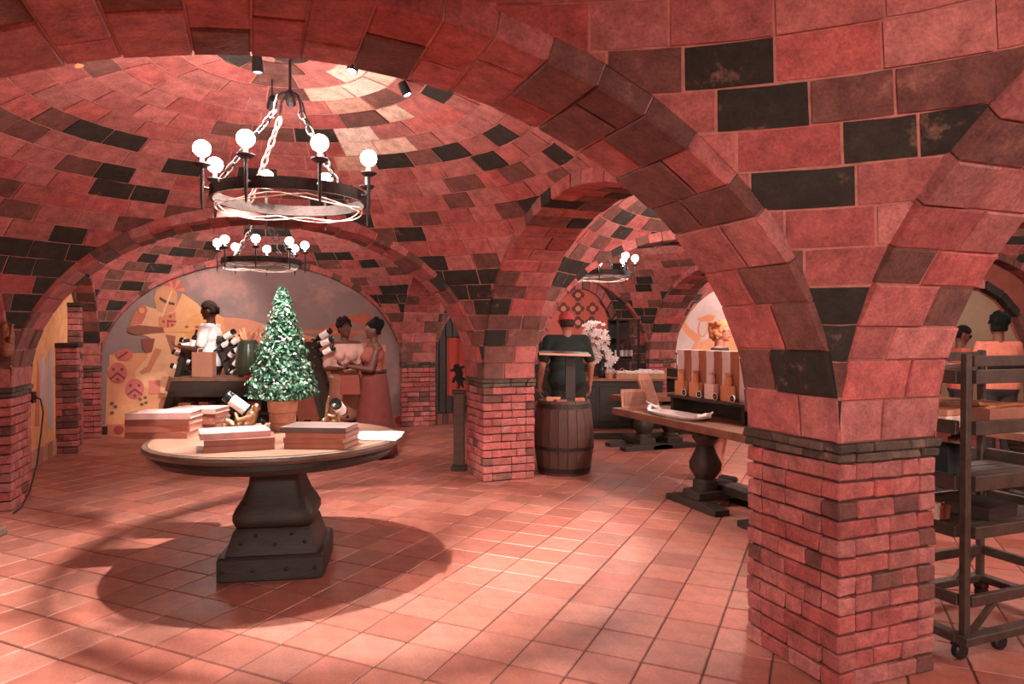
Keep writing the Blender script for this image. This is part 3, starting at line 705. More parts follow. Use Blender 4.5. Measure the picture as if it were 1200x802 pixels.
for (px, py, d, nm) in ((94, 76, 3.65, 'round pale ceiling vent cap near the left of the vault'), (564, 139, 4.2, 'round pale ceiling vent cap right of the chandelier')):
    p = at(px, d); z = dome_z(0, 1, p.x, p.y)
    p = None
    for dd in [3.1 + .02 * i for i in range(200)]:
        q = at(px, dd, zat(py, dd))
        if q.z >= dome_z(0, 1, q.x, q.y): p = q; break
    if p is None: continue
    a = CEN[(0, 1)]; nn = Vector(((p.x - a.x) / 8.8, (p.y - a.y) / 7.4, (p.z - Z0) / RISE ** 2)).normalized()
    mb = MB(); mb.lathe([(0, 0), (.026, 0), (.03, .004), (.03, .03), (0, .03)], 20, M=nn.to_track_quat('Z', 'Y').to_matrix().to_4x4())
    o = mb.build('ceiling_cap', flat('cap', (226, 170, 120)), fix=True); o.location = p - nn * .018; tag(o, nm, 'vent cap', 'round caps set in the vault')
# ------------------------------------------------------------------ the round table and what stands on it
TC = at(326, 4.50); TZ = .845
tbl = empty('round_table', (TC.x, TC.y, 0), R(-21 + 9), 'large round dark wooden table on a bulbous square pedestal with studded plinth', 'table')
mb = MB(); mb.lathe([(0, TZ - .05), (.765, TZ - .05), (.765, TZ), (0, TZ)], 72); mb.build('tabletop', TWOOD, tbl, smooth=30)  # tabletop paler than its rim: the gloss on top is put into the colour
mb = MB(); mb.lathe([(.768, TZ - .002), (.768, TZ - .05), (.79, TZ - .044), (.803, TZ - .024), (.797, TZ - .006), (.785, TZ - .001), (.768, TZ - .002)], 72); mb.build('rim', mat('rim_wood', (.10, .06, .044), .4, var=.4, bump=.15), tbl, smooth=30)
mb = MB(); mb.lathe([(.66, TZ - .125), (.715, TZ - .118), (.745, TZ - .085), (.735, TZ - .052), (.66, TZ - .052), (.66, TZ - .125)], 64); mb.build('apron', DWOOD, tbl, smooth=40)
mb = MB(); mb.lathe([(.26, .735), (.205, .71), (.17, .67), (.158, .62), (.165, .56), (.195, .48), (.230, .425), (.251, .380), (.252, .345), (.238, .315), (.21, .300)], 40, sq=7); mb.build('pedestal', DWOOD, tbl, smooth=50)
mb = MB(); mb.lathe([(.315, .0), (.325, .01), (.325, .135), (.31, .15), (.285, .15), (.245, .28), (.225, .302)], 40, sq=16); mb.build('plinth', DWOOD, tbl, smooth=40)
for (x, z, y) in ((-.28, .07, -.327), (-.10, .07, -.327), (.10, .07, -.327), (.27, .07, -.327), (-.18, .22, -.266), (.02, .21, -.268), (.2, .22, -.266), (-.1, .265, -.252), (.12, .27, -.250)):
    MB().ball((x, y, z), (.014, .008, .014), 8, 5).build('stud', IRON, tbl)
MB().box(-.68, .68, -.06, .06, .715, .73).build('cleat', DWOOD, tbl)
BOOKC = {}
def book(px, d, z, w_, dp, h, rz, cover, label, grp=None):
    p = at(px, d, z); o = empty('book', p, -YAW + R(rz), label, 'book', grp)
    mc = flat('cover_%d_%d_%d' % cover, cover, rough=.35, var=.3)
    mb = MB(); mb.box(-w_ / 2, w_ / 2, -dp / 2, dp / 2, 0, .004); mb.box(-w_ / 2, w_ / 2, -dp / 2, dp / 2, h - .004, h); mb.box(-w_ / 2, w_ / 2, -dp / 2, -dp / 2 + .005, .003, h - .003)
    mb.build('cover', mc, o); MB().box(-w_ / 2 + .004, w_ / 2 - .006, -dp / 2 + .004, dp / 2 - .006, .0035, h - .0035).build('pages', PAPER, o); return o
g1 = 'hardback books stacked on the round table'
BR = (150, 92, 78)
nm = ('bottom', 'second', 'third', 'topmost')  # top covers at left and front paler: glossy reflection put into the colour
for i in range(4): book(193, 4.52, TZ + .042 * i, .40, .25, .041, 4 + (-3, 2, 0, 3)[i], (BR, (160, 98, 80), (140, 84, 72), (196, 160, 154))[i], nm[i] + ' book of the leftmost stack on the round table', g1)
for i in range(4): book(232, 4.98, TZ + .036 * i, .36, .26, .035, (2, -4, 3, 0)[i], ((130, 78, 66), BR, (136, 80, 68), (196, 156, 148))[i], nm[i] + ' book of the rear left stack under the tilted bottle', g1)
for i in range(3): book((280, 281, 274)[i], (4.05, 4.05, 4.07)[i], TZ + .036 * i, .38, .27, .035, (22, 21, 27)[i], ((158, 98, 82), (150, 94, 80), (200, 164, 160))[i], ('bottom', 'middle', 'top')[i] + ' book of the low stack at the front edge of the round table', g1)
for i in range(4): book((378, 377, 379, 375)[i], 4.12, TZ + .032 * i, .37 if i < 3 else .40, .25, .031, (-8, -10, -7, -5)[i], ((164, 104, 84), (158, 98, 80), (168, 106, 88), (110, 92, 90))[i], nm[i] + ' book of the right stack, beside the open white booklets', g1)
for i in range(2):
    p = at(437 + 4 * i, 4.42 + .10 * i, TZ + .0065 * i); o = empty('booklet', p, -YAW + R(-3 + 6 * i), ('lower', 'upper')[i] + ' white open booklet at the right edge of the round table', 'booklet', 'white booklets')
    mb = MB(); mb.add([(-.17, -.11, 0), (0, -.11, .004), (.17, -.11, 0), (.17, .11, 0), (0, .11, .004), (-.17, .11, 0), (-.17, -.11, .006), (-.08, -.11, .013), (0, -.11, .008), (.08, -.11, .013), (.17, -.11, .006), (.17, .11, .006), (.08, .11, .013), (0, .11, .008), (-.08, .11, .013), (-.17, .11, .006)],
        [(6, 7, 14, 15), (7, 8, 13, 14), (8, 9, 12, 13), (9, 10, 11, 12), (0, 1, 8, 7, 6), (1, 2, 10, 9, 8), (5, 15, 14, 13, 4), (4, 13, 12, 11, 3), (0, 6, 15, 5), (2, 3, 11, 10), (0, 5, 4, 1), (1, 4, 3, 2)]); mb.build('pages', WHITE, o, fix=True)
# wine bottle
def bottle_proto():
    rt = empty('wine_bottle'); mb = MB(); mb.lathe([(0, .012), (.02, .004), (.034, 0), (.0375, .006), (.0375, .185), (.034, .205), (.020, .228), (.0145, .245), (.0135, .295), (.0155, .296), (.0155, .305), (0, .306)], 20); mb.build('glass', GLASSG, rt, smooth=50)
    mb = MB(); mb.lathe([(.0382, .045), (.0385, .05), (.0385, .155), (.0382, .16)], 20); mb.build('label', WHITE, rt, smooth=50)
    mb = MB(); mb.lathe([(.0152, .245), (.0142, .255), (.0142, .29), (.0162, .292), (.0162, .307), (0, .308)], 14); mb.build('capsule', mat('capsule', (.02, .018, .018), .35, bump=0), rt, smooth=50); return rt
BOT = bottle_proto(); BOT_USED = [0]
def bottle(pos, axis, label, group=None, s=1.0):
    o = BOT if not BOT_USED[0] else copy_tree(BOT); BOT_USED[0] = 1
    o.location = pos; o.rotation_mode = 'QUATERNION'; o.rotation_quaternion = Vector(axis).to_track_quat('Z', 'Y'); o.scale = (s, s, s); tag(o, label, 'bottle')
    if group: o['group'] = group
    elif 'group' in o: del o['group']
    return o
def camv(r, u, f): return RT * r + UP * u + FW * f
# tilted bottle held by a crouching bronze figure
p = at(264, 4.62, TZ + .262); bottle(p, camv(.78, -.62, .15), 'tilted dark wine bottle with white label in the bronze holder', s=1.05)
hp = at(285, 4.62, TZ); h = empty('bottle_holder', hp, -YAW, 'bronze crouching figure holding the tilted wine bottle on the round table', 'bottle holder'); mb = MB()
random.seed(9)
mb.capsule((-.10, 0, .03), .03, (.11, 0, .03), .03); mb.capsule((.02, 0, .03), .045, (.06, 0, .13), .04); mb.ball((.085, 0, .175), (.03, .03, .035)); mb.capsule((.06, -.03, .12), .016, (-.02, -.05, .10), .014); mb.capsule((-.02, -.05, .10), .014, (-.05, -.01, .14), .012)
mb.capsule((.06, .03, .12), .016, (0, .05, .11), .014); mb.capsule((.0, .05, .11), .014, (-.04, .03, .15), .012); mb.capsule((-.02, 0, .04), .03, (-.10, -.03, .09), .02); mb.capsule((-.10, -.03, .09), .02, (-.12, 0, .02), .015); mb.capsule((-.01, .02, .04), .03, (-.06, .04, .09), .02)
for i in range(16): mb.ball((random.uniform(-.12, .13), random.uniform(-.04, .03), random.uniform(.02, .10)), random.uniform(.012, .024), 8, 6)
remesh(mb, 'figure', BRONZE, h, .006, 2); MB().box(-.14, .14, -.05, .05, 0, .012, .003).build('base', IRON, h)
# second bottle seen from its base end
q = at(392, 4.60, TZ + .215); bottle(q, camv(.05, -.42, .9), 'wine bottle showing its dark base, propped right of the topiary', s=1.0)
hq = at(389, 4.68, TZ); h2 = empty('bottle_holder', hq, -YAW, 'gilded upright bottle holder right of the topiary pot', 'bottle holder'); mb = MB()
mb.capsule((-.05, .02, 0.02), .014, (-.035, 0, .20), .010); mb.capsule((.05, .02, 0.02), .014, (.04, 0, .13), .010); mb.capsule((-.045, .01, .12), .012, (.045, .01, .10), .012); mb.ball((-.06, 0, .07), (.016, .016, .03)); mb.ball((.0, .03, .06), (.045, .03, .055)); mb.capsule((0, .04, .06), .03, (0, .07, .10), .02); mb.capsule((-.035, 0, .20), .01, (-.02, -.01, .25), .008); mb.ball((-.04, -.03, .022), .018); mb.ball((.03, -.03, .02), .018)
remesh(mb, 'figure', BRONZE, h2, .006, 2); MB().box(-.07, .07, -.05, .10, 0, .012, .003).build('base', IRON, h2)
# topiary
tp = at(331, 4.80, TZ); top = empty('potted_topiary', tp, 0, 'cone-shaped green topiary tree in a terracotta pot on the round table', 'plant')
mb = MB(); mb.lathe([(0, .0), (.078, 0), (.084, .012), (.084, .05), (.078, .056), (.090, .062), (.092, .12), (.086, .126), (.098, .132), (.104, .20), (.108, .205), (.108, .235), (.096, .236), (.09, .215), (0, .21)], 28); mb.build('pot', CLAY, top, smooth=35)
MB().tube([(0, 0, .2), (0, 0, .9)], [.016, .006], 8).build('stem', DWOOD, top)
random.seed(21); mb = MB(); zb0, zt0, rb0 = .225, 1.0, .225
for i in range(4200):
    t = random.random() ** 1.6; z = zb0 + (zt0 - zb0) * t; rr = rb0 * (1 - t) ** .9 + .022; rr *= 1 + .10 * math.sin(7 * t * 6 + 3 * random.random())
    if t < .04: rr *= .6 + t * 10
    a = random.uniform(0, 2 * PI); k = random.uniform(.80, 1.05); c = Vector((rr * k * math.cos(a), rr * k * math.sin(a), z))
    nrm = (Vector((math.cos(a), math.sin(a), random.uniform(-.2, .9))) + Vector([random.uniform(-.6, .6) for _ in range(3)])).normalized(); u = nrm.orthogonal().normalized(); u.rotate(Matrix.Rotation(random.uniform(0, 6.28), 3, nrm)); v_ = nrm.cross(u)
    s = random.uniform(.011, .019); g = random.random()
    col = (.72, .80, .68) if g < .12 else ((.052, .155, .088) if g < .45 else ((.024, .092, .050) if g < .82 else (.013, .055, .033)))
    mb.add([c - u * s, c - v_ * s * .55 + nrm * .002, c + u * s, c + v_ * s * .55 + nrm * .002], [(0, 1, 2), (0, 2, 3)], col)
stuff(mb.build('foliage', LEAF, top))
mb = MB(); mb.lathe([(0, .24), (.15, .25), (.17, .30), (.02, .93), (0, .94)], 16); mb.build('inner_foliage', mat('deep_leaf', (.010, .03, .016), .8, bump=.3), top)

# ------------------------------------------------------------------ display behind: A-frame stand, riddling boards with bottles
DS = 8.6; KS = 1.27
sp = at(248, DS); stand = empty('display_stand', sp, -YAW, 'dark wooden stand with splayed sides behind the round table', 'stand')
ZS = zat(441, DS)
MB().box(-.36, .86, -.30, .30, ZS - .05, ZS, .006).build('top_board', mat('stand_top', (.16, .08, .055), .45, var=.4, bump=.15), stand)
for x0, x1 in ((-.33, -.62), (.82, 1.05)):
    for y in (-.28, .23):
        mb = MB(); mb.add([Vector((x0 - .045, y, ZS - .05)), Vector((x0 + .045, y, ZS - .05)), Vector((x0 + .045, y + .05, ZS - .05)), Vector((x0 - .045, y + .05, ZS - .05)), Vector((x1 - .045, y, 0)), Vector((x1 + .045, y, 0)), Vector((x1 + .045, y + .05, 0)), Vector((x1 - .045, y + .05, 0))], [(0, 1, 2, 3), (7, 6, 5, 4), (0, 4, 5, 1), (1, 5, 6, 2), (2, 6, 7, 3), (3, 7, 4, 0)]); mb.build('leg', DWOOD, stand, fix=True)
MB().box(-.36, .84, -.285, -.265, ZS - .24, ZS - .05, .004).build('apron', DWOOD, stand)
MB().box(-.44, .92, -.28, .28, ZS - .46, ZS - .43, .004).build('shelf', DWOOD, stand)
MB().box(-.40, .88, .24, .26, 0, ZS - .05).build('back_panel', DWOOD, stand)
for i, (x, w_, hh) in enumerate(((-.26, .15, .11), (-.02, .12, .12), (.26, .17, .10), (.54, .15, .12))):
    o = MB().box(-w_ / 2, w_ / 2, -.11, .11, 0, hh, .004).build('carton', flat('carton%d' % i, ((150, 92, 70), (120, 70, 54), (96, 58, 48), (140, 84, 66))[i])); o.location = sp + camv(x, 0, -.08) + Vector((0, 0, ZS - .43)); o.rotation_euler = (0, 0, -YAW); tag(o, ('leftmost', 'second', 'third', 'rightmost')[i] + ' brown carton on the shelf of the dark display stand', 'carton', 'cartons on the stand shelf')
def riddling(px0, d, x_top, x_bot, ztop, zbot, label):
    o = empty('riddling_board', at(px0, d, 0), -YAW, label, 'rack'); mb = MB()
    mb.add([(x_top, -.3, ztop), (x_top + .03, -.3, ztop), (x_bot + .03, -.3, zbot), (x_bot, -.3, zbot), (x_top, .3, ztop), (x_top + .03, .3, ztop), (x_bot + .03, .3, zbot), (x_bot, .3, zbot)], [(0, 1, 2, 3), (7, 6, 5, 4), (0, 4, 5, 1), (1, 5, 6, 2), (2, 6, 7, 3), (3, 7, 4, 0)]); mb.build('board', DWOOD, o, fix=True)
    for y in (-.33, .30):
        mb = MB(); mb.add([(x_top - .02, y, ztop + .04), (x_top + .05, y, ztop + .04), (x_bot + .05, y, zbot), (x_bot - .02, y, zbot), (x_top - .02, y + .035, ztop + .04), (x_top + .05, y + .035, ztop + .04), (x_bot + .05, y + .035, zbot), (x_bot - .02, y + .035, zbot)], [(0, 1, 2, 3), (7, 6, 5, 4), (0, 4, 5, 1), (1, 5, 6, 2), (2, 6, 7, 3), (3, 7, 4, 0)]); mb.build('rail', DWOOD, o, fix=True)
    return o
riddling(232, 9.45, -.02, -.40, 1.42, 0, 'slanted dark bottle board left of the man in white')
riddling(267, 9.35, -.02, .40, 1.46, 0, 'slanted dark bottle board right of the man in white')
riddling(360, 9.15, -.02, .40, 1.42, 0, 'slanted dark bottle board right of the topiary')
gb = 'wine bottles stuck in the slanted boards'
ordn = ('topmost', 'second', 'third', 'fourth', 'fifth', 'sixth', 'seventh', 'lowest')
for i, (px, py, ax, ay) in enumerate(((214, 398, .9, -.4), (205, 412, .9, -.35), (212, 421, .9, -.3), (203, 428, .9, -.35))):
    bottle(at(px - 3, 9.3 - .02 * i, zat(py, 9.3)), camv(ax, ay, .15), ordn[i] + ' white-labelled bottle sticking out of the board left of the man in white', gb + ' left of the man')
for i, (px, py, ax, ay) in enumerate(((272, 391, -.8, -.5), (270, 402, -.85, -.45), (281, 397, -.8, -.5), (276, 411, -.7, -.6), (285, 408, -.85, -.4), (280, 420, -.6, -.7), (277, 430, -.7, -.6), (290, 399, -.8, -.45))):
    bottle(at(px + 3, 8.95 - .03 * (i % 3), zat(py - 3, 8.95)), camv(ax, ay, .15), ordn[i] + ' white-labelled bottle slanting out of the board right of the man in white', gb + ' right of the man')
for i, (px, py, ax, ay) in enumerate(((385, 387, -.8, -.5), (387, 397, -.85, -.4), (389, 407, -.85, -.45))):
    bottle(at(px + 3, 8.5, zat(py, 8.5)), camv(ax, ay, .15), ('upper', 'middle', 'lower')[i] + ' white-labelled bottle in the board between topiary and women', gb + ' by the women')
# dark ribbed vase with dried leaves
vp = at(291, DS - .12, ZS); vz = empty('vase', vp, 0, 'dark green ribbed vase with dried tan leaves on the display stand', 'vase')
mb = MB(); n0 = len(mb.v); mb.lathe([(0, 0), (.085, 0), (.10, .03), (.115, .12), (.112, .22), (.095, .30), (.075, .34), (.06, .345), (0, .33)], 36)
mb.v = [(x * (1 + .035 * math.cos(12 * math.atan2(y, x))), y * (1 + .035 * math.cos(12 * math.atan2(y, x))), z) for x, y, z in mb.v]; mb.build('body', mat('dark_green_glaze', (.030, .036, .022), .35, var=.4, bump=.2), vz, smooth=True)
vz.scale = (KS, KS, KS * 1.05)
random.seed(5)
for i in range(18):
    a = 2 * PI * i / 18 + random.uniform(-.2, .2); el = random.uniform(.6, 1.35); L = random.uniform(.10, .17); d = Vector((math.cos(a) * math.cos(el), math.sin(a) * math.cos(el), math.sin(el))); s_ = d.orthogonal().normalized(); n_ = d.cross(s_); b0 = Vector((.05 * math.cos(a), .05 * math.sin(a), .32)); mb = MB()
    mb.add([b0, b0 + d * L * .5 + s_ * .022, b0 + d * L, b0 + d * L * .5 - s_ * .022, b0 + d * L * .5 + n_ * .008], [(0, 1, 4), (1, 2, 4), (2, 3, 4), (3, 0, 4), (0, 3, 2, 1)]); mb.build('leaf', flat('dry%d' % (i % 3), ((214, 150, 112), (190, 112, 80), (224, 170, 140))[i % 3]), vz)
o = MB().box(-.05, .05, -.03, .03, 0, .02, .005).build('red_box', flat('red', (196, 40, 40))); o.location = at(291, DS - .31 + .06, ZS); o.rotation_euler = (0, 0, -YAW); tag(o, 'small red box on the display stand beside the topiary', 'box')
bag = empty('paper_bag', at(239, DS - .16, ZS), -YAW, 'tan paper bag standing in front of the man in white', 'bag'); mb = MB(); mb.prism([(-.10, 0), (.10, 0), (.10, .21), (-.10, .21)], -.05, .05, Matrix(((1, 0, 0, 0), (0, 0, 1, 0), (0, 1, 0, 0), (0, 0, 0, 1)))); mb.build('body', flat('bag', (160, 108, 86)), bag, fix=True, bevel=.006)
MB().tube([(-.04, -.05, .21), (-.035, -.05, .24), (.035, -.05, .24), (.04, -.05, .21)], .004, 6).build('handle', CORD, bag); bag.scale = (KS, KS, KS * 1.15)

# ------------------------------------------------------------------ post with a red banner behind the second pier
pp = at(538, 7.62); post = empty('wooden_post', pp, -YAW, 'dark wooden post standing close behind the middle pier', 'post')
MB().box(-.06, .06, -.05, .05, .06, .86, .008).build('shaft', mat('post_wood', (.11, .06, .045), .6, var=.4, bump=.3), post); MB().box(-.085, .085, -.07, .07, 0, .06, .008).build('foot', DWOOD, post); MB().box(-.075, .075, -.065, .065, .86, .90, .006).build('cap', DWOOD, post)
bn = empty('banner', at(537, 7.9, 0), -YAW + R(20), 'small red banner with a black rampant lion beside the middle pier', 'banner')
za = zat(465, 7.9); zc = zat(396, 7.9); mb = MB(); n = 10
for i in range(n + 1):
    x = -.13 + .26 * i / n; y = .012 * math.sin(i * 1.3)
    mb.v += [(x, y, za + .02 * abs(x) / .13), (x, y, zc), (x, y + .004, za + .02 * abs(x) / .13), (x, y + .004, zc)]
for i in range(n):
    k = i * 4; mb.f += [(k, k + 4, k + 5, k + 1), (k + 2, k + 3, k + 7, k + 6), (k + 1, k + 5, k + 7, k + 3), (k, k + 2, k + 6, k + 4)]; mb.c += [None] * 4
mb.build('cloth', flat('banner', (196, 84, 72)), bn, fix=True); MB().tube([(-.16, 0, zc + .005), (.16, 0, zc + .005)], .008, 8).build('rod', DWOOD, bn)
lion = [(-.02, 0), (.0, .03), (-.03, .08), (-.05, .05), (-.07, .055), (-.06, .10), (-.03, .13), (-.045, .17), (-.085, .165), (-.09, .185), (-.05, .20), (-.055, .225), (-.03, .245), (0, .24), (.02, .215), (.06, .225), (.065, .205), (.03, .19), (.045, .15), (.04, .11), (.075, .10), (.085, .14), (.07, .17), (.095, .175), (.11, .13), (.095, .075), (.05, .075), (.045, .04), (.06, .0), (.035, 0), (.02, .035), (.005, .0)]
mb = MB(); mb.prism([(x * 1.15, z * 1.15 + za + .10) for x, z in lion], .0135, .0155, Matrix(((1, 0, 0, 0), (0, 0, -1, 0), (0, 1, 0, 0), (0, 0, 0, 1)))); mb.build('lion_emblem', BLACK, bn, fix=True)
MB().tube([(0, .01, zc), (0, .02, zc + .25)], .004, 6).build('cord', DWOOD, bn)
MB().tube([(.0, .05, 0.0), (0, .05, zc + .01), (.0, .0, zc + .005)], .012, 8).build('pole', DWOOD, bn)

# ------------------------------------------------------------------ barrel, lectern sign, counters, trestle tables
bp_ = at(661, 7.55); br = empty('barrel', bp_, 0, 'wooden wine barrel with dark iron hoops beside the middle pier', 'barrel'); BH = .80
def br_r(t): return .285 + .045 * math.sin(PI * min(1, max(0, t)))
for i in range(20):
    a0 = 2 * PI * i / 20 + .008; a1 = 2 * PI * (i + 1) / 20 - .008; mb = MB(); N_ = 7; v = []
    for k in range(N_):
        t = k / (N_ - 1); r0 = br_r(t)
        for (a, rr) in ((a0, r0), (a1, r0), (a1, r0 - .025), (a0, r0 - .025)): v.append((rr * math.cos(a), rr * math.sin(a), BH * t))
    f = [(3, 2, 1, 0), tuple(range((N_ - 1) * 4, N_ * 4))]
    for k in range(N_ - 1):
        for j in range(4): f.append((k * 4 + j, k * 4 + (j + 1) % 4, k * 4 + 4 + (j + 1) % 4, k * 4 + 4 + j))
    mb.add(v, f); mb.build('stave', BWOOD, br)
MB().lathe([(0, BH - .03), (.27, BH - .03), (.27, BH - .012), (0, BH - .012)], 28).build('head', TWOOD, br)
for z0, z1 in ((.03, .08), (.27, .31), (.72, .77)):
    mb = MB(); mb.lathe([(br_r(z0 / BH) + .003, z0), (br_r(z1 / BH) + .003, z1), (br_r(z1 / BH) - .002, z1), (br_r(z0 / BH) - .002, z0), (br_r(z0 / BH) + .003, z0)], 32); mb.build('hoop', IRON, br, smooth=40)
lc = empty('sign_stand', bp_ + camv(.07, 0, 0.02) + Vector((0, 0, BH - .012)), -YAW, 'dark reading stand with a pale-edged top set on the barrel', 'stand')
MB().box(-.055, .055, -.03, .03, 0, .52, .004).build('post', DWOOD, lc); MB().box(-.12, .12, -.1, .1, 0, .02, .003).build('foot', DWOOD, lc)
M = Matrix.Translation((-.07, 0, .53)) @ Matrix.Rotation(R(4), 4, 'X') @ Matrix.Rotation(R(2.0), 4, 'Y')
mb = MB(); mb.box(-.28, .28, -.17, .17, -.012, 0.0, M=M); mb.build('top', DWOOD, lc); mb = MB(); mb.box(-.28, .28, -.185, -.17, -.016, .004, M=M); mb.build('edge', flat('edge', (216, 150, 124)), lc)
for i, (x, y, w_, hh, rgb) in enumerate(((-.13, -.05, .16, .02, (190, 120, 92)), (-.12, -.05, .15, .022, (206, 140, 110)), (-.05, -.12, .12, .02, (150, 84, 66)), (.17, -.03, .11, .03, (200, 110, 86)))):
    o = MB().box(-w_ / 2, w_ / 2, -.05, .05, 0, hh, .002).build('leaflet_pack', flat('leaf%d' % i, rgb)); o.location = bp_ + camv(x, 0, y) + Vector((0, 0, BH - .012 + (.02 if i == 1 else 0))); o.rotation_euler = (0, 0, -YAW + (.2, -.1, .3, 0)[i]); tag(o, ('lower tan leaflet pack left on the barrel head', 'upper tan leaflet pack left on the barrel head', 'brown leaflet pack at the front of the barrel head', 'orange leaflet pack right of the post on the barrel head')[i], 'leaflets', 'leaflet packs on the barrel')
# counter on a low platform at the back
plat = empty('platform', at(690, 10.15), -YAW, 'low wooden platform under the flower counter', 'platform')
MB().box(-.55, 1.2, -.30, .6, .09, .12, .004).build('deck', mat('deck_wood', (.32, .15, .10), .5, var=.3, bump=.1), plat); MB().box(-.53, 1.18, -.27, .6, 0, .09).build('riser', DWOOD, plat)
ct = empty('counter', at(688, 10.35, .12), -YAW, 'dark panelled counter with reddish wooden top at the back', 'counter'); CZ = zat(444, 10.1) - .12
MB().box(-.50, 1.10, -.22, .25, 0, CZ - .04).build('body', DWOOD, ct); MB().box(-.55, 1.14, -.27, .30, CZ - .04, CZ, .006).build('top', mat('counter_top', (.30, .12, .08), .4, var=.3, bump=.1), ct)
for i in range(5): MB().box(-.46 + i * .31, -.20 + i * .31, -.235, -.21, .10, CZ - .12, .01).build('panel', DWOOD, ct)
MB().box(-.48, 1.08, -.24, -.215, .03, .07, .004).build('plinth_rail', DWOOD, ct)
gt = 'white packets in the counter tray'
tr = empty('tray', at(752, 10.28, CZ + .12), -YAW, 'long pale wooden tray of white packets on the back counter', 'tray')
MB().box(-.40, .34, -.16, -.15, 0, .075).build('side', LWOOD, tr); MB().box(-.40, .34, .15, .16, 0, .075).build('side', LWOOD, tr); MB().box(-.40, -.39, -.15, .15, 0, .075).build('end', LWOOD, tr); MB().box(.33, .34, -.15, .15, 0, .075).build('end', LWOOD, tr); MB().box(-.39, .33, -.15, .15, 0, .008).build('bottom', LWOOD, tr)
random.seed(4)
for i in range(12):
    o = MB().box(-.026, .026, -.10, .10, 0, random.uniform(.09, .125), .003).build('packet', WHITE); o.location = at(752, 10.28, CZ + .128) + camv(-.355 + i * .059, 0, 0); o.rotation_euler = (0, 0, -YAW); tag(o, 'white paper packet standing in the long tray on the back counter', 'packet', gt)
for i, (px, w_) in enumerate(((714, .13), (729, .10))):
    o = empty('basket', at(px, 10.2, CZ + .12), -YAW, ('left', 'right')[i] + ' small pale basket with a hoop handle on the back counter', 'basket', 'small baskets on the counter')
    MB().lathe([(0, 0), (w_ * .42, 0), (w_ * .5, .08), (w_ * .46, .08), (w_ * .40, .01), (0, .01)], 16).build('bowl', LWOOD, o); MB().tube([(w_ * .47 * math.cos(t), 0, .07 + .08 * math.sin(t)) for t in [PI * k / 8 for k in range(9)]], .006, 6).build('handle', LWOOD, o)
# bouquet
fv = at(706, 10.4, CZ + .12); fb = empty('flower_vase', fv, 0, 'tall dark vase with a big spray of white blossoms on the back counter', 'flowers')
mb = MB(); mb.lathe([(0, 0), (.06, 0), (.075, .05), (.07, .16), (.05, .26), (.06, .28), (.05, .28), (0, .2)], 18); mb.build('vase', mat('vase_dark', (.03, .03, .03), .25, bump=0), fb, smooth=True)
random.seed(8); bl = MB()
for k in range(5):
    a = 2 * PI * k / 5; d = Vector((math.cos(a), math.sin(a), .25)); s_ = Vector((-math.sin(a), math.cos(a), 0)); bl.add([(0, 0, 0), d * .03 + s_ * .017, d * .05 + Vector((0, 0, .004)), d * .03 - s_ * .017, d * .026 + Vector((0, 0, .008))], [(0, 1, 4), (1, 2, 4), (2, 3, 4), (3, 0, 4), (0, 3, 2, 1)])
bl.ball((0, 0, .008), (.012, .012, .01), 6, 4); bme = bl.mesh('blossom'); bme.materials.append(mat('petal', (.85, .74, .72), .6, var=.12, bump=0))
stems = MB()
for i in range(95):
    t = random.random(); a = random.uniform(0, 2 * PI); rr = random.uniform(.05, .22) * (1.1 - .3 * t); q = Vector((0, 0, 0)) + RT * (rr * math.cos(a) - .17 + .22 * (1 - t)) + FW * (.12 * math.sin(a)) + UP * (.22 + .62 * t)
    if i > 82: q = RT * random.uniform(.05, .16) + FW * random.uniform(-.1, .05) + UP * random.uniform(.08, .24)
    o = bpy.data.objects.new('blossom', bme); COL.objects.link(o); o.parent = fb; o.location = q; dv = (Vector((q.x, q.y, q.z - .2)) - FW * .35 + Vector([random.uniform(-.2, .2) for _ in range(3)])).normalized()
    o.rotation_mode = 'QUATERNION'; o.rotation_quaternion = dv.to_track_quat('Z', 'Y'); s = random.uniform(.8, 1.35); o.scale = (s, s, s)
    if i % 3 == 0: stems.tube([(0, 0, .22), q * .5 + Vector((0, 0, .16)), q], .004, 5)
stuff(stems.build('stems', mat('stem_green', (.05, .07, .03), .6, bump=0), fb))
# glazed iron cabinet by the back wall
gc = empty('glass_cabinet', at(731, 11.2, 0), 0, 'dark iron-framed glass cabinet against the back brick wall', 'cabinet')
MB().box(-.20, .20, .16, .18, 0, zat(374, 11.2)).build('back', DWOOD, gc); zt = zat(374, 11.2)
for x in (-.21, .18): MB().box(x, x + .03, -.16, -.13, 0, zt).build('post', IRON, gc)
for z in (.1, .62, 1.1, 1.45, zt - .03): MB().box(-.20, .20, -.16, .16, z, z + .02).build('shelf', IRON, gc)
MB().box(-.18, .18, -.15, -.146, .2, zt - .05).build('pane', mat('cabinet_glass', (.9, .9, .9), .05, var=0, bump=0, trans=1), gc)
for i in range(4): bottle(at(731, 11.2, 1.12) + Vector((-.13 + .085 * i, 0, 0)), (0, 0, 1), 'dark wine bottle on the middle shelf of the iron-framed cabinet', 'bottles in the cabinet', .9)
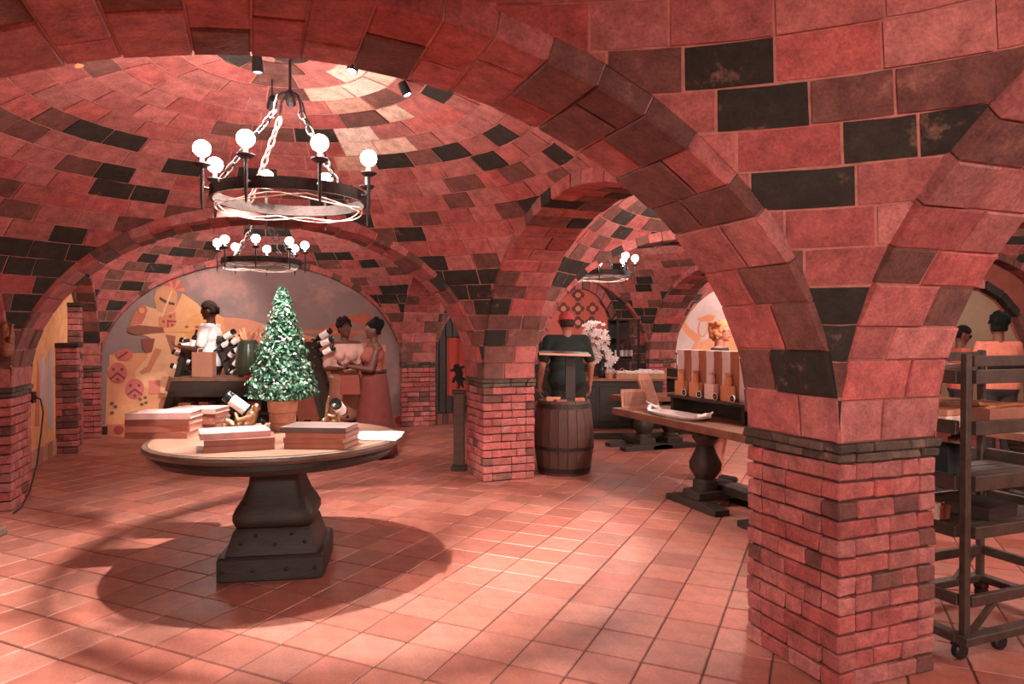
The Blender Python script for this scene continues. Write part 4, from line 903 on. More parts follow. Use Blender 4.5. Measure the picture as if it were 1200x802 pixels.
# trestle tables
def trestle(c, L, W_, zt_, legs, label, rz=0):
    o = empty('trestle_table', c, rz, label, 'table')
    for i in range(3): MB().box(-W_ / 2 + W_ * i / 3 + .002, -W_ / 2 + W_ * (i + 1) / 3 - .002, -L / 2, L / 2, zt_ - .07, zt_, .006).build('plank', mat('trestle_top', (.22, .10, .065), .35, var=.45, scale=6, bump=.12, stretch=(8, 1, 1)), o)
    for y in legs:
        for lx in (-W_ * .22,):
            mb = MB(); mb.lathe([(.10, zt_ - .10), (.105, zt_ - .14), (.085, zt_ - .17), (.06, zt_ - .21), (.07, zt_ - .23), (.09, zt_ - .28), (.125, zt_ - .36), (.12, zt_ - .42), (.075, zt_ - .50), (.095, zt_ - .52), (.095, .14)], 24, c=(lx, y, 0), sq=1.2); mb.build('leg', DWOOD, o, smooth=40)
        MB().box(-W_ * .45, W_ * .45, y - .12, y + .12, .07, .15, .01).build('foot_block', DWOOD, o)
        for lx in (-W_ * .36, W_ * .36):
            mb = MB(); mb.prism([(-.36, 0), (.36, 0), (.36, .05), (.20, .075), (-.20, .075), (-.36, .05)], -.075, .075, Matrix(((0, 0, 1, lx), (1, 0, 0, y), (0, 1, 0, 0), (0, 0, 0, 1)))); mb.build('foot', DWOOD, o, fix=True, bevel=.006)
        MB().box(-W_ * .42, W_ * .42, y - .06, y + .06, zt_ - .11, zt_ - .07, .005).build('bearer', DWOOD, o)
    MB().box(-.04, .04, legs[0], legs[1], .12, .19, .006).build('stretcher', DWOOD, o)
    return o
TT = trestle((3.91, 4.98, 0), 2.75, .68, .745, (.04, -.95), 'dark trestle table carrying the long silver platter')
trestle(at(765, 9.25), 1.0, .55, .70, (-.20, .22), 'far dark trestle table in front of the back counter', R(90))
# platter
pl = empty('platter', (3.74, 5.42, .745), 0, 'long silver serving platter with ornate handles on the trestle table', 'platter')
mb = MB(); n = 32; prof = [(.80, 0.0), (.86, .010), (1.0, .030), (1.0, .034), (.86, .016), (.0, .010)]
for k, (s, z) in enumerate(prof):
    for i in range(n): t = 2 * PI * i / n; e = .6; mb.v.append((.135 * s * math.copysign(abs(math.cos(t)) ** e, math.cos(t)), .40 * s * math.copysign(abs(math.sin(t)) ** e, math.sin(t)), z))
for k in range(len(prof) - 1):
    for i in range(n): mb.f.append((k * n + i, k * n + (i + 1) % n, (k + 1) * n + (i + 1) % n, (k + 1) * n + i)); mb.c.append(None)
mb.f.append(tuple(range(n))[::-1]); mb.c.append(None); mb.build('dish', mat('pale_silver', (.90, .86, .84), .35, metal=0, var=.06, bump=0), pl, smooth=50, fix=True)
for sg in (-1, 1):
    mb = MB(); mb.tube([(x * .07, sg * (.37 + .07 * math.cos(x * 1.3)), .035 + .03 * math.cos(x * 1.5)) for x in (-1.1, -.8, -.4, 0, .4, .8, 1.1)], [.014, .018, .016, .020, .016, .018, .014], 8)
    mb.tube([(0, sg * .43, .06), (.01, sg * .48, .075), (.0, sg * .53, .10)], [.02, .014, .006], 8); mb.ball((-.05, sg * .40, .05), .022); mb.ball((.05, sg * .40, .05), .022); mb.build('handle', SILVER, pl, smooth=True)
# boards leaning at the far end of the trestle table
for i, (x, y, w_, hh, tilt, lab) in enumerate(((3.78, 6.22, .30, .20, -12, 'short reddish wooden board leaning at the far end of the trestle table'), (4.02, 6.25, .26, .33, -20, 'taller wooden board with arched top leaning behind the short one'))):
    o = empty('wooden_board', (x, y, .745), R((-14, 28)[i]), lab, 'board'); m_ = mat('board_wood', (.34, .13, .075), .5, var=.4, bump=.2)
    M = Matrix.Rotation(R(tilt), 4, 'X'); pts = [(-w_ / 2, 0), (w_ / 2, 0), (w_ / 2, hh)] + ([(w_ / 2 * math.cos(t), hh + .05 * math.sin(t)) for t in (.5, 1.0, 1.57, 2.1, 2.6)] if i else []) + [(-w_ / 2, hh)]
    mb = MB(); mb.prism(pts, 0, .022, M @ Matrix(((1, 0, 0, 0), (0, 0, 1, 0), (0, 1, 0, 0), (0, 0, 0, 1)))); mb.build('panel', m_, o, fix=True)
    mb = MB(); mb.box(-w_ / 2 + .03, w_ / 2 - .03, -.006, .0, .03, hh - .03, M=M); mb.build('inlay', mat('inlay_wood', (.22, .085, .05), .5, var=.5, bump=.2), o)
    mb = MB(); mb.box(-.03, .03, .03, .12, 0, .015); mb.build('foot', DWOOD, o)
# riser with striped gift boxes along the far edge
rs = empty('shelf_riser', (4.02, 4.72, .745), 0, 'long dark shelf riser on the far edge of the trestle table', 'shelf')
MB().box(-.11, .11, -1.05, 1.12, .15, .18, .004).build('top_board', RWOOD, rs); MB().box(.06, .10, -1.05, 1.12, 0, .15).build('back', DWOOD, rs)
for y in (-1.0, 0, 1.05): MB().box(-.10, .10, y - .02, y + .02, 0, .15).build('bracket', DWOOD, rs)
for i in range(9):
    y = 5.72 - i * .115; hh = .44; o = empty('gift_box', (4.04, y, .925), 0, ('first', 'second', 'third', 'fourth', 'fifth')[i // 2] + (' white', ' tan')[i % 2] + ' tall gift box from the far end of the shelf riser', 'box', 'tall gift boxes in the row on the riser')
    MB().box(-.05, .05, -.056, .056, 0, hh, .003).build('body', WHITE if i % 2 == 0 else flat('tanbox', (176, 120, 92)), o); MB().box(-.053, .053, -.058, .058, hh - .06, hh + .003, .002).build('lid', WHITE if i % 2 == 0 else flat('tanbox', (176, 120, 92)), o)
for i in range(4):
    y = 5.66 - i * .235; o = empty('jar_box', (3.955, y, .925), 0, ('far', 'second', 'third', 'near')[i] + ' small pale box with a jar on top before the striped gift boxes', 'box', 'small boxes with jars on the riser'); mm_ = flat('jarbox%d' % (i == 2), ((214, 150, 108), (236, 214, 204))[i == 2])
    MB().box(-.03, .03, -.07, .07, 0, .14, .003).build('carton', mm_, o); mb = MB(); mb.lathe([(0, .14), (.03, .14), (.034, .17), (.028, .21), (.02, .225), (.03, .23), (.03, .25), (0, .255)], 14); mb.build('jar', mm_, o, smooth=40)
    o2 = empty('medallion', (3.915, y - .11, .925), 0, ('far', 'second', 'third', 'near')[i] + ' round dark medallion on the riser edge', 'medallion', 'dark medallions on the riser'); mb = MB(); mb.lathe([(0, -.008), (.034, -.008), (.034, .008), (.02, .012), (0, .008)], 18, M=Matrix.Translation((0, 0, .034)) @ Matrix.Rotation(R(-90), 4, 'Y')); mb.build('disc', BLACK, o2, fix=True); mb = MB(); mb.lathe([(.026, .009), (.032, .012), (.036, .004)], 18, M=Matrix.Translation((0, 0, .034)) @ Matrix.Rotation(R(-90), 4, 'Y')); mb.build('rim', SILVER, o2)
# dark shelf with a lantern behind
ds = empty('side_shelf', at(806, 10.6), 0, 'low dark shelf unit beyond the trestle table holding a lantern', 'shelf'); zz = zat(432, 10.5)
MB().box(-.28, .28, -.16, .16, 0, zz, .006).build('body', DWOOD, ds); MB().box(-.31, .31, -.19, .19, zz - .16, zz - .13, .004).build('ledge', mat('counter_top', (.30, .12, .08)), ds)
ln = empty('lantern', at(801, 10.55, zz), 0, 'small square lantern on the low dark shelf unit', 'lantern')
MB().box(-.09, .09, -.09, .09, 0, .05, .004).build('base', LWOOD, ln); MB().box(-.09, .09, -.09, .09, .22, .24, .003).build('top', IRON, ln)
for x in (-.085, .075):
    for y in (-.085, .075): MB().box(x, x + .01, y, y + .01, .05, .22).build('post', IRON, ln)
MB().lathe([(0, .05), (.03, .05), (.03, .13), (0, .13)], 12).build('candle', IVORY, ln); MB().tube([(.05 * math.cos(t), 0, .24 + .05 * math.sin(t)) for t in [PI * k / 8 for k in range(9)]], .004, 6).build('ring_handle', IRON, ln)

# ------------------------------------------------------------------ wheeled rack on the right
rk = empty('shelf_rack', (3.07, 2.17, 0), 0, 'tall dark wooden shelf rack on wheels beside the front pier', 'rack')
W3, D3, ZT = .86, .52, 1.43
for x in (0, W3):
    for y in (0, D3): MB().box(x + .007, x + .043, y + .007, y + .043, .09, ZT, .005).build('post', RWOOD, rk)
def zr_(py): return 1.52 - (py - 392) * .003955
for lv, (zt_, zb_) in enumerate(((zr_(434), zr_(450)), (zr_(494), zr_(510)), (zr_(558), zr_(576)), (zr_(618), zr_(632)))):
    sh = empty('shelf', (0, 0, 0)); sh.parent = rk
    for y in (-.008, D3 + .03): MB().box(.05 if y > 0 else .05, W3, y, y + .028, zb_, zt_, .003).build('front_rail' if y < 0 else 'back_rail', RWOOD, sh)
    for x in (-.008, W3 + .03): MB().box(x, x + .028, .05, D3, zb_, zt_, .003).build('side_rail', RWOOD, sh)
    for k in range(4): MB().box(.03, W3 + .02, .05 + k * .115, .05 + k * .115 + .105, zb_ - .004, zb_ + .012, .002).build('slat', RWOOD, sh)
MB().box(.05, W3, 0, .03, ZT - .06, ZT - .01, .003).build('top_rail', RWOOD, rk); MB().box(.05, W3, D3 + .01, D3 + .04, ZT - .06, ZT - .01, .003).build('top_rail', RWOOD, rk)
for y in (.005, D3 + .01): MB().box(.05, W3, y, y + .03, .25, .30, .003).build('stretcher', RWOOD, rk)
for x in (.005, W3 + .01): MB().box(x, x + .03, .05, D3, .25, .30, .003).build('stretcher', RWOOD, rk)
for y in (0, D3 + .01):
    for x0, x1 in ((.05, .24), (W3, W3 - .19)): MB().tube([(x0, y + .02, .10), (x1, y + .02, .27)] if False else [(x0, y + .02, .27), (x1, y + .02, .11)][::1] if x0 > .5 else [(x0, y + .02, .12), (x1, y + .02, .27)], .016, 4).build('brace', RWOOD, rk)
for a_ in ((-.02, W3 + .07, -.02, .04), (-.02, W3 + .07, D3 + .01, D3 + .07), (-.02, .04, .04, D3 + .01), (W3 + .01, W3 + .07, .04, D3 + .01)): MB().box(*a_, .085, .125, .004).build('base_rail', RWOOD, rk)
for (x, y) in ((.03, .05), (.3, .05), (W3, .05), (.03, D3), (W3, D3)):
    c_ = empty('caster', (x, y, 0)); c_.parent = rk; mb = MB(); mb.lathe([(.0, -.018), (.034, -.018), (.04, -.012), (.04, .012), (.034, .018), (0, .018)], 18, M=Matrix.Translation((0, 0, .04)) @ Matrix.Rotation(R(90), 4, 'X')); mb.build('wheel', BLACK, c_, smooth=40, fix=True); MB().box(-.03, .03, -.026, .026, .06, .088, .003).build('fork', IRON, c_)
# goods on the rack
def bx(name, x, y, z, w_, d_, h_, rgb, label, cat, rz=0, grp=None, lid=True):
    o = empty(name, (3.07 + x, 2.17 + y, z), rz, label, cat, grp); m_ = flat('g%d_%d_%d' % rgb, rgb, var=.2)
    MB().box(-w_ / 2, w_ / 2, -d_ / 2, d_ / 2, 0, h_, .003).build('body', m_, o)
    if lid: MB().box(-w_ / 2 - .002, w_ / 2 + .002, -d_ / 2 - .002, d_ / 2 + .002, h_ - .02, h_ + .002, .002).build('lid', m_, o)
    return o
S1, S2, S3, S4 = zr_(510) + .012, zr_(576) + .012, zr_(632) + .012, zr_(450) + .012
for i in range(3): bx('book', .10, .25, S1 + .031 * i, .15, .24, .03, ((222, 150, 120), (236, 200, 180), (210, 140, 110))[i], ('lowest', 'middle', 'uppermost')[i] + ' pale book in the pile left of the rack post', 'book', .05 * i, 'pale books on the rack', False)
cr = empty('crate', (3.07 + .52, 2.17 + .27, S1), 0, 'open reddish wooden crate of tan sticks on the rack', 'crate')
for a_ in ((-.22, .22, -.17, -.158), (-.22, .22, .158, .17), (-.22, -.208, -.158, .158), (.208, .22, -.158, .158)): MB().box(*a_, 0, .09, .002).build('side', mat('crate_wood', (.30, .11, .075), .6, var=.3), cr)
MB().box(-.21, .21, -.16, .16, 0, .01).build('bottom', LWOOD, cr)
random.seed(2)
for i in range(7):
    o = MB().capsule((-.12, 0, .012), .011, (.12, 0, .012), .011, 8).build('breadstick', flat('stick%d' % (i % 2), ((216, 140, 100), (190, 110, 76))[i % 2]), smooth=True); o.location = (3.07 + .45 + .03 * i, 2.17 + .20 + .02 * (i % 3), S1 + .055 + .012 * (i % 3)); o.rotation_euler = (0, random.uniform(-.15, .15), random.uniform(-.5, .5)); tag(o, 'tan stick lying in the open crate on the rack', 'stick', 'sticks in the crate')
bx('canvas_sack', .14, .26, S2, .16, .22, .17, (34, 38, 42), 'dark cloth pack on the middle shelf left of the post', 'pack', .1, None, False)
bx('parcel', .36, .3, S2, .16, .05, .19, (150, 110, 92), 'grey brown paper parcel standing on the middle shelf', 'parcel', .3, None, False)
for i in range(3): bx('small_box', .08 + .07 * i, .3, S3, .055, .08, .07 + .015 * (i % 2), ((206, 130, 104), (230, 180, 160), (176, 96, 76))[i], ('leftmost', 'middle', 'rightmost')[i] + ' tiny pale box on the lowest rack shelf', 'box', 0, 'tiny boxes on the lowest shelf')
bx('dark_case', .50, .28, S3, .26, .22, .06, (66, 46, 40), 'flat dark case on the lowest rack shelf', 'case', .12)
bx('jar_crate', .10, .25, S4 + .0, .14, .2, .07, (96, 66, 54), 'dark brown box on the top rack shelf', 'box')
# long table with goods far right, seen through the rack
ft = trestle((6.3, 4.35, 0), 1.7, .7, .70, (-.5, .5), 'trestle table standing beyond the wheeled rack', 0)
for i, (y, rgb, hh) in enumerate(((3.95, (150, 96, 78), .14), (4.35, (226, 176, 150), .10), (4.75, (110, 70, 58), .2))):
    o = MB().box(-.14, .14, -.14, .14, 0, hh, .004).build('carton', flat('fc%d' % i, rgb)); o.location = (6.3, y, .70); tag(o, ('brown', 'pale', 'tall dark')[i] + ' carton on the trestle table beyond the rack', 'carton', 'cartons beyond the rack')
# cable and small lamp on the left pier, wooden foot at the left edge
cb = MB(); cp = fl(36, 583); f0 = at(37, 6.45, zat(466, 6.45)); pts = [at(37, 6.5, zat(466, 6.5)), at(47, 6.45, zat(468, 6.45)), at(50, 6.4, zat(484, 6.4)), at(47, 6.35, zat(510, 6.35)), at(42, 6.25, zat(545, 6.25)), at(34, 6.1, zat(575, 6.1)), at(24, 5.95, .012), at(14, 5.75, .008)]
cb.tube(pts, .007, 6); o = cb.build('power_cable', BLACK, smooth=True); tag(o, 'black power cable hanging down the left pier to the floor', 'cable')
ol = empty('outlet_box', at(36, 6.56, zat(466, 6.56)), R(-3), 'small dark outlet box on the side of the left pier', 'outlet'); MB().box(-.025, .03, -.045, .045, -.055, .055, .006).build('cover', IRON, ol); MB().box(.03, .045, -.02, .02, -.02, .02, .004).build('plug', BLACK, ol)
sc = empty('wall_sconce', at(7, 5.66, zat(395, 5.66)), -YAW, 'bronze figure bracket on the front of the left pier', 'sconce'); mb = MB(); mb.capsule((-.03, .05, -.12), .05, (-.02, .03, .02), .06); mb.ball((0, 0, .08), (.045, .05, .05)); mb.capsule((.02, 0, .08), .02, (.07, -.02, .10), .014); mb.capsule((0, .02, 0), .025, (.06, -.03, -.04), .02); mb.capsule((.06, -.03, -.04), .02, (.08, -.04, .08), .014); mb.capsule((-.06, .12, -.05), .03, (-.03, .04, -.05), .03)
remesh(mb, 'figure', BRONZE, sc, .009, 2)
wb = empty('wooden_bench', at(-22, 5.1), R(-10), 'weathered wooden bench end at the left edge', 'bench'); wm = mat('old_wood', (.16, .10, .075), .7, var=.4, bump=.3)
MB().box(-.40, -.16, -.2, .2, .40, .45, .006).build('seat', wm, wb); MB().box(-.32, -.22, -.17, .17, .06, .40, .006).build('leg', wm, wb); MB().box(-.38, .14, -.06, .06, 0, .07, .012).build('foot', wm, wb)

# ------------------------------------------------------------------ people
def skin_mat(n, rgb): return mat('skin_' + n, C(*rgb), .55, var=.08, bump=0)
def hand(mb, wrist, dirv, palm, k=1.0, curl=.5, side=1):
    """palm plus five fingers; dirv along the hand, palm = palm normal"""
    d = Vector(dirv).normalized(); n = Vector(palm).normalized(); n = (n - d * n.dot(d)).normalized(); s = d.cross(n) * side; wv = Vector(wrist)
    for q in (-.022, 0, .022): mb.capsule(wv + d * .012 * k, .018 * k, wv + d * .075 * k + s * q * k, .0135 * k, 8)
    for i, (o, L) in enumerate(((-.030, .060), (-.010, .072), (.010, .078), (.029, .070))):
        a = wv + (d * .085 + s * o) * k; b = a + (d * math.cos(curl * .6) + n * math.sin(curl * .6)) * L * .5 * k; c = b + (d * math.cos(curl * 1.5) + n * math.sin(curl * 1.5)) * L * .5 * k
        mb.capsule(a, .0085 * k, b, .008 * k, 6); mb.capsule(b, .008 * k, c, .0068 * k, 6)
    a = wv + (d * .03 + s * .030) * k; b = a + (d * .6 + s * .6 + n * .4).normalized() * .035 * k; mb.capsule(a, .0105 * k, b, .0095 * k, 6); mb.capsule(b, .0095 * k, b + (d * .8 + n * .5 + s * .1).normalized() * .03 * k, .008 * k, 6)
def person(loc, rz, h, skin, label, J, hair, outfit, look=0.0, nod=0.0, female=False, build_=1.0):
    """local frame: faces -Y, x to the figure's left side seen from behind; J holds elbow and hand places"""
    k = h / 1.75; rt = empty('person', loc, rz, label, 'person'); V = lambda x, y, z: Vector((x * k, y * k, z * k)); sw = (.165 if female else .19) * build_
    sh = {s: V(s * sw, 0, 1.425) for s in (-1, 1)}; el_ = {s: V(*J['elbow'][(s + 1) // 2]) for s in (-1, 1)}; wr = {s: V(*J['wrist'][(s + 1) // 2]) for s in (-1, 1)}
    hip = {s: V(s * .09, 0, .93) for s in (-1, 1)}; kn = {s: V(s * .095 + J.get('kx', 0), -.015 + J.get('ky', (0, 0))[(s + 1) // 2], .50) for s in (-1, 1)}; an = {s: V(s * .095 + J.get('kx', 0), .03 + J.get('ay', (0, 0))[(s + 1) // 2], .085) for s in (-1, 1)}
    hc = V(0, -.015, 1.635); Rm = Matrix.Rotation(look, 3, 'Z') @ Matrix.Rotation(nod, 3, 'X'); HP = lambda x, y, z: hc + Rm @ V(x, y, z)
    mb = MB()
    def torso(mb, g=0.0, top=1.42, low=.93):
        b = build_
        mb.capsule(V(-.085 * b, .0, 1.32), .115 * k * b + g, V(.085 * b, .0, 1.32), .115 * k * b + g, flat=.88); mb.capsule(V(-.065 * b, -.005, 1.12), (.098 if female else .112) * k * b + g, V(.065 * b, -.005, 1.12), (.098 if female else .112) * k * b + g, flat=.9)
        mb.capsule(V(-.055 * b, 0, 1.22), .108 * k * b + g, V(.055 * b, 0, 1.22), .108 * k * b + g, flat=.9)
        mb.capsule(V(-.075 * b, .01, low + .05), .118 * k * b + g, V(.075 * b, .01, low + .05), .118 * k * b + g, flat=.95); mb.capsule(sh[-1], .055 * k * b + g, sh[1], .055 * k * b + g)
        mb.capsule(V(-.06, 0, 1.40), .07 * k + g, V(.06, 0, 1.40), .07 * k + g)
        if female: mb.ball(V(-.075, -.085, 1.285), .062 * k + g); mb.ball(V(.075, -.085, 1.285), .062 * k + g)
    torso(mb)
    mb.capsule(V(0, .01, 1.40), .058 * k, V(0, 0, 1.56), .052 * k)
    hd = len(mb.v); mb.ball((0, 0, 0), (.074 * k, .092 * k, .112 * k), 20, 14); mb.ball(V(0, -.028, -.055), (.052 * k, .056 * k, .055 * k), 14, 10); mb.ball(V(0, -.092, -.012), (.014 * k, .020 * k, .024 * k), 8, 6); mb.ball(V(0, -.084, -.056), (.024 * k, .012 * k, .012 * k), 8, 6); mb.ball(V(0, -.072, -.096), (.02 * k, .016 * k, .014 * k), 8, 6)
    for s in (-1, 1): mb.ball(V(s * .076, .008, -.008), (.010 * k, .020 * k, .030 * k), 8, 6); mb.ball(V(s * .03, -.082, .022), (.022 * k, .010 * k, .008 * k), 8, 6)
    mb.v[hd:] = [tuple(hc + Rm @ Vector(p)) for p in mb.v[hd:]]
    for s in (-1, 1):
        i_ = (s + 1) // 2
        mb.capsule(sh[s], .052 * k * build_, el_[s], .040 * k); mb.capsule(el_[s], .040 * k, wr[s], .027 * k)
        hd_ = Vector(J['hand'][i_]); hand(mb, wr[s], hd_, J['palm'][i_], k, J.get('curl', .7), s)
        mb.capsule(hip[s], .088 * k, kn[s], .056 * k); mb.capsule(kn[s], .056 * k, V(kn[s].x / k, kn[s].y / k + .03, .36), .056 * k); mb.capsule(V(kn[s].x / k, kn[s].y / k + .03, .36), .056 * k, an[s], .036 * k)
        t_ = V(an[s].x / k + s * .02, an[s].y / k - .16, .03); mb.capsule(V(an[s].x / k, an[s].y / k + .02, .04), .038 * k, t_, .03 * k, flat=1)
    remesh(mb, 'body', skin, rt, .0085 * k, 3)
    for s in (-1, 1): MB().ball(HP(s * .03, -.083, .008), .011 * k, 8, 6).build('eye', mat('eye', (.10, .07, .06), .3, bump=0), rt, smooth=True)
    MB().ball(HP(0, -.090, -.056), (.022 * k, .007 * k, .008 * k), 8, 6).build('mouth', mat('lips', (.22, .07, .06), .5, bump=0), rt, smooth=True)
    # hair
    kind, rgb = hair[0], hair[1]; hm = mat('hair_%d_%d_%d' % rgb, C(*rgb), .9, spec=.15, var=.4, scale=60, bump=.5)
    mb = MB(); mb.ball((0, 0, 0), (.080 * k, .099 * k, .118 * k), 20, 14)
    cut = {'short': .02, 'braid': .02, 'bun': .0, 'bob': -.02, 'cap': .02}[kind] * k
    keep = []
    bm = bmesh.new(); vs_ = [bm.verts.new(p) for p in mb.v]
    for f in mb.f:
        if all((mb.v[i][2] > cut and mb.v[i][1] > -.075 * k) or (mb.v[i][1] > .015 * k and mb.v[i][2] > (-.09 if kind == 'bob' else -.06) * k) for i in f): bm.faces.new([vs_[i] for i in f])
    for v in [v for v in bm.verts if not v.link_faces]: bm.verts.remove(v)
    for v in bm.verts: v.co = hc + Rm @ v.co
    me = bpy.data.meshes.new('hair'); bm.to_mesh(me); bm.free(); o = bpy.data.objects.new('hair', me); COL.objects.link(o); o.parent = rt; me.materials.append(hm); me.shade_smooth(); md = o.modifiers.new('s', 'SOLIDIFY'); md.thickness = -.012 * k
    if kind == 'bun': mb = MB(); random.seed(7); mb.ball(HP(0, .05, .075), (.10 * k, .10 * k, .085 * k), 14, 10)
    if kind == 'bun':
        for i in range(30): d_ = Vector([random.uniform(-1, 1) for _ in range(3)]).normalized(); mb.ball(HP(0, .05, .075) + d_ * .085 * k, .024 * k, 8, 6)
        remesh(mb, 'bun', hm, rt, .01, 1)
    if kind == 'bob':
        mb = MB(); random.seed(3)
        for i in range(46): a = random.uniform(-.5, PI + .5); mb.ball(HP(.082 * math.cos(a), .03 + .085 * math.sin(a), random.uniform(-.09, .10)), random.uniform(.018, .03) * k, 8, 6)
        remesh(mb, 'curls', hm, rt, .009, 2)
    if kind == 'braid':
        mb = MB()
        for i in range(7):
            x = -.06 + .02 * i; mb.tube([HP(x, -.07, .085 - abs(x) * .4), HP(x, -.02, .122 - abs(x) * .5), HP(x, .06, .10 - abs(x) * .5), HP(x * .8, .105, .02), HP(x * .6, .10, -.05)], .008 * k, 6)
        mb.build('braids', hm, rt, smooth=True)
    if kind == 'cap':
        cm = flat('cap_red', (190, 70, 70)); mb = MB(); mb.lathe([(.092 * k, -.005 * k), (.096 * k, .05 * k), (.085 * k, .10 * k), (.05 * k, .128 * k), (0, .134 * k)], 20, M=Matrix.Translation(hc) @ Rm.to_4x4() @ Matrix.Diagonal((.92, 1.12, 1, 1))); c_ = mb.build('cap', cm, rt, smooth=True)
        mb = MB(); mb.prism([(.085 * k * math.cos(t), (-.085 - .075 * math.sin(t)) * k) for t in [PI * i / 10 for i in range(11)]], .032 * k, .040 * k, Matrix.Translation(hc) @ Rm.to_4x4()); mb.build('brim', cm, c_, fix=True)
    # clothing
    for it in outfit:
        m_ = flat('cloth_%d_%d_%d' % it['rgb'], it['rgb'], rough=.85, var=.18, scale=14, bump=.2)
        if it['t'] == 'shirt':
            mb = MB(); torso(mb, .014 * k, low=it.get('low', .93))
            for s in (-1, 1):
                f_ = it.get('sleeve', .6)
                if f_ > 0:
                    e_ = sh[s].lerp(el_[s], min(1, f_)); mb.capsule(sh[s], .068 * k * build_, e_, .060 * k)
                    if f_ > 1: mb.capsule(el_[s], .058 * k, el_[s].lerp(wr[s], f_ - 1), .045 * k)
            g = remesh(mb, it.get('n', 'shirt'), m_, rt, .011 * k, 2)
            neck = it.get('neck', 1.47) * k; hem = it.get('hem', .90) * k; arm = it.get('armcut')
            bm = bmesh.new(); bm.from_mesh(g.data)
            bmesh.ops.bisect_plane(bm, geom=bm.verts[:] + bm.edges[:] + bm.faces[:], plane_co=(0, 0, neck), plane_no=(0, 0, 1), clear_outer=True); bmesh.ops.bisect_plane(bm, geom=bm.verts[:] + bm.edges[:] + bm.faces[:], plane_co=(0, 0, hem), plane_no=(0, 0, -1), clear_outer=True)
            bm.to_mesh(g.data); bm.free()
        if it['t'] == 'pants':
            mb = MB(); mb.capsule(V(-.075, .01, .96), .128 * k * build_, V(.075, .01, .96), .128 * k * build_, flat=.95); 
            for s in (-1, 1): mb.capsule(hip[s], .105 * k, kn[s], .075 * k); mb.capsule(kn[s], .075 * k, an[s] + Vector((0, 0, .0)), .062 * k)
            remesh(mb, it.get('n', 'trousers'), m_, rt, .013 * k, 2)
        if it['t'] == 'skirt':
            mb = MB(); n_ = 28; zt_, zb_ = it.get('top', 1.08), it.get('bot', .10); rows = 9
            for i in range(rows + 1):
                t = i / rows; z = zt_ + (zb_ - zt_) * t; rx = it.get('r0', .145) + (it.get('r1', .30) - it.get('r0', .145)) * (t ** .75); ry = rx * (.82 + .12 * t)
                for j in range(n_): a = 2 * PI * j / n_; fd = 1 + it.get('fold', .05) * t * math.cos(9 * a + 1.3 * math.sin(2 * a)); mb.v.append(tuple(V(rx * fd * math.cos(a), .005 + ry * fd * math.sin(a), z)))
            for i in range(rows):
                for j in range(n_): mb.f.append((i * n_ + j, (i + 1) * n_ + j, (i + 1) * n_ + (j + 1) % n_, i * n_ + (j + 1) % n_)); mb.c.append(None)
            g = mb.build(it.get('n', 'skirt'), m_, rt, smooth=True); md = g.modifiers.new('s', 'SOLIDIFY'); md.thickness = .008
        if it['t'] == 'shoes':
            for s in (-1, 1):
                mb = MB(); a_ = an[s]; mb.capsule(Vector((a_.x, a_.y + .025 * k, .045 * k)), .044 * k, Vector((a_.x + s * .02 * k, a_.y - .17 * k, .034 * k)), .034 * k); g = remesh(mb, 'shoe', m_, rt, .009, 2)
        if it['t'] == 'ball': MB().ball(HP(*it['p']), it['r'] * k, 8, 6).build(it['n'], m_, rt, smooth=True)
        if it['t'] == 'band':
            mb = MB(); mb.lathe([(it['r'] * k, it['z'] * k - .02), (it['r'] * k + .006, it['z'] * k), (it['r'] * k, it['z'] * k + .02)], 28, M=Matrix.Diagonal((1, .85, 1, 1))); mb.build(it['n'], m_, rt, smooth=True)
    return rt
DARK1 = skin_mat('deep', (96, 56, 44)); DARK2 = skin_mat('brown', (112, 66, 52)); LIGHT = skin_mat('light', (180, 112, 94))
# man in white T-shirt, profile to the left, holding bottles in front of him
st_ = empty('step', at(246, 9.12), -YAW, 'low dark step the man in white stands on', 'step'); MB().box(-.35, .35, -.22, .22, 0, .10, .006).build('tread', DWOOD, st_)
person(at(247, 9.12, .10), -YAW + R(-84), 1.86, DARK1, 'man in a white T-shirt in profile examining bottles behind the display stand', dict(elbow=((-.24, -.06, 1.14), (.24, -.06, 1.14)), wrist=((-.14, -.30, 1.16), (.14, -.30, 1.18)), hand=((.15, -1, .15), (-.15, -1, .15)), palm=((0, 0, 1), (0, 0, 1)), curl=.8), ('braid', (46, 32, 28)), [dict(t='shirt', rgb=(240, 226, 224), sleeve=.72, hem=.86), dict(t='pants', rgb=(58, 52, 52)), dict(t='shoes', rgb=(40, 34, 32))], nod=.12)
bottle(at(224, 9.0, 1.30), camv(.25, .95, 0), 'wine bottle held upright by the man in white', s=.95); bottle(at(209, 9.05, 1.36), camv(.8, .1, .2), 'wine bottle with white label lying in the hand of the man in white', s=.95)
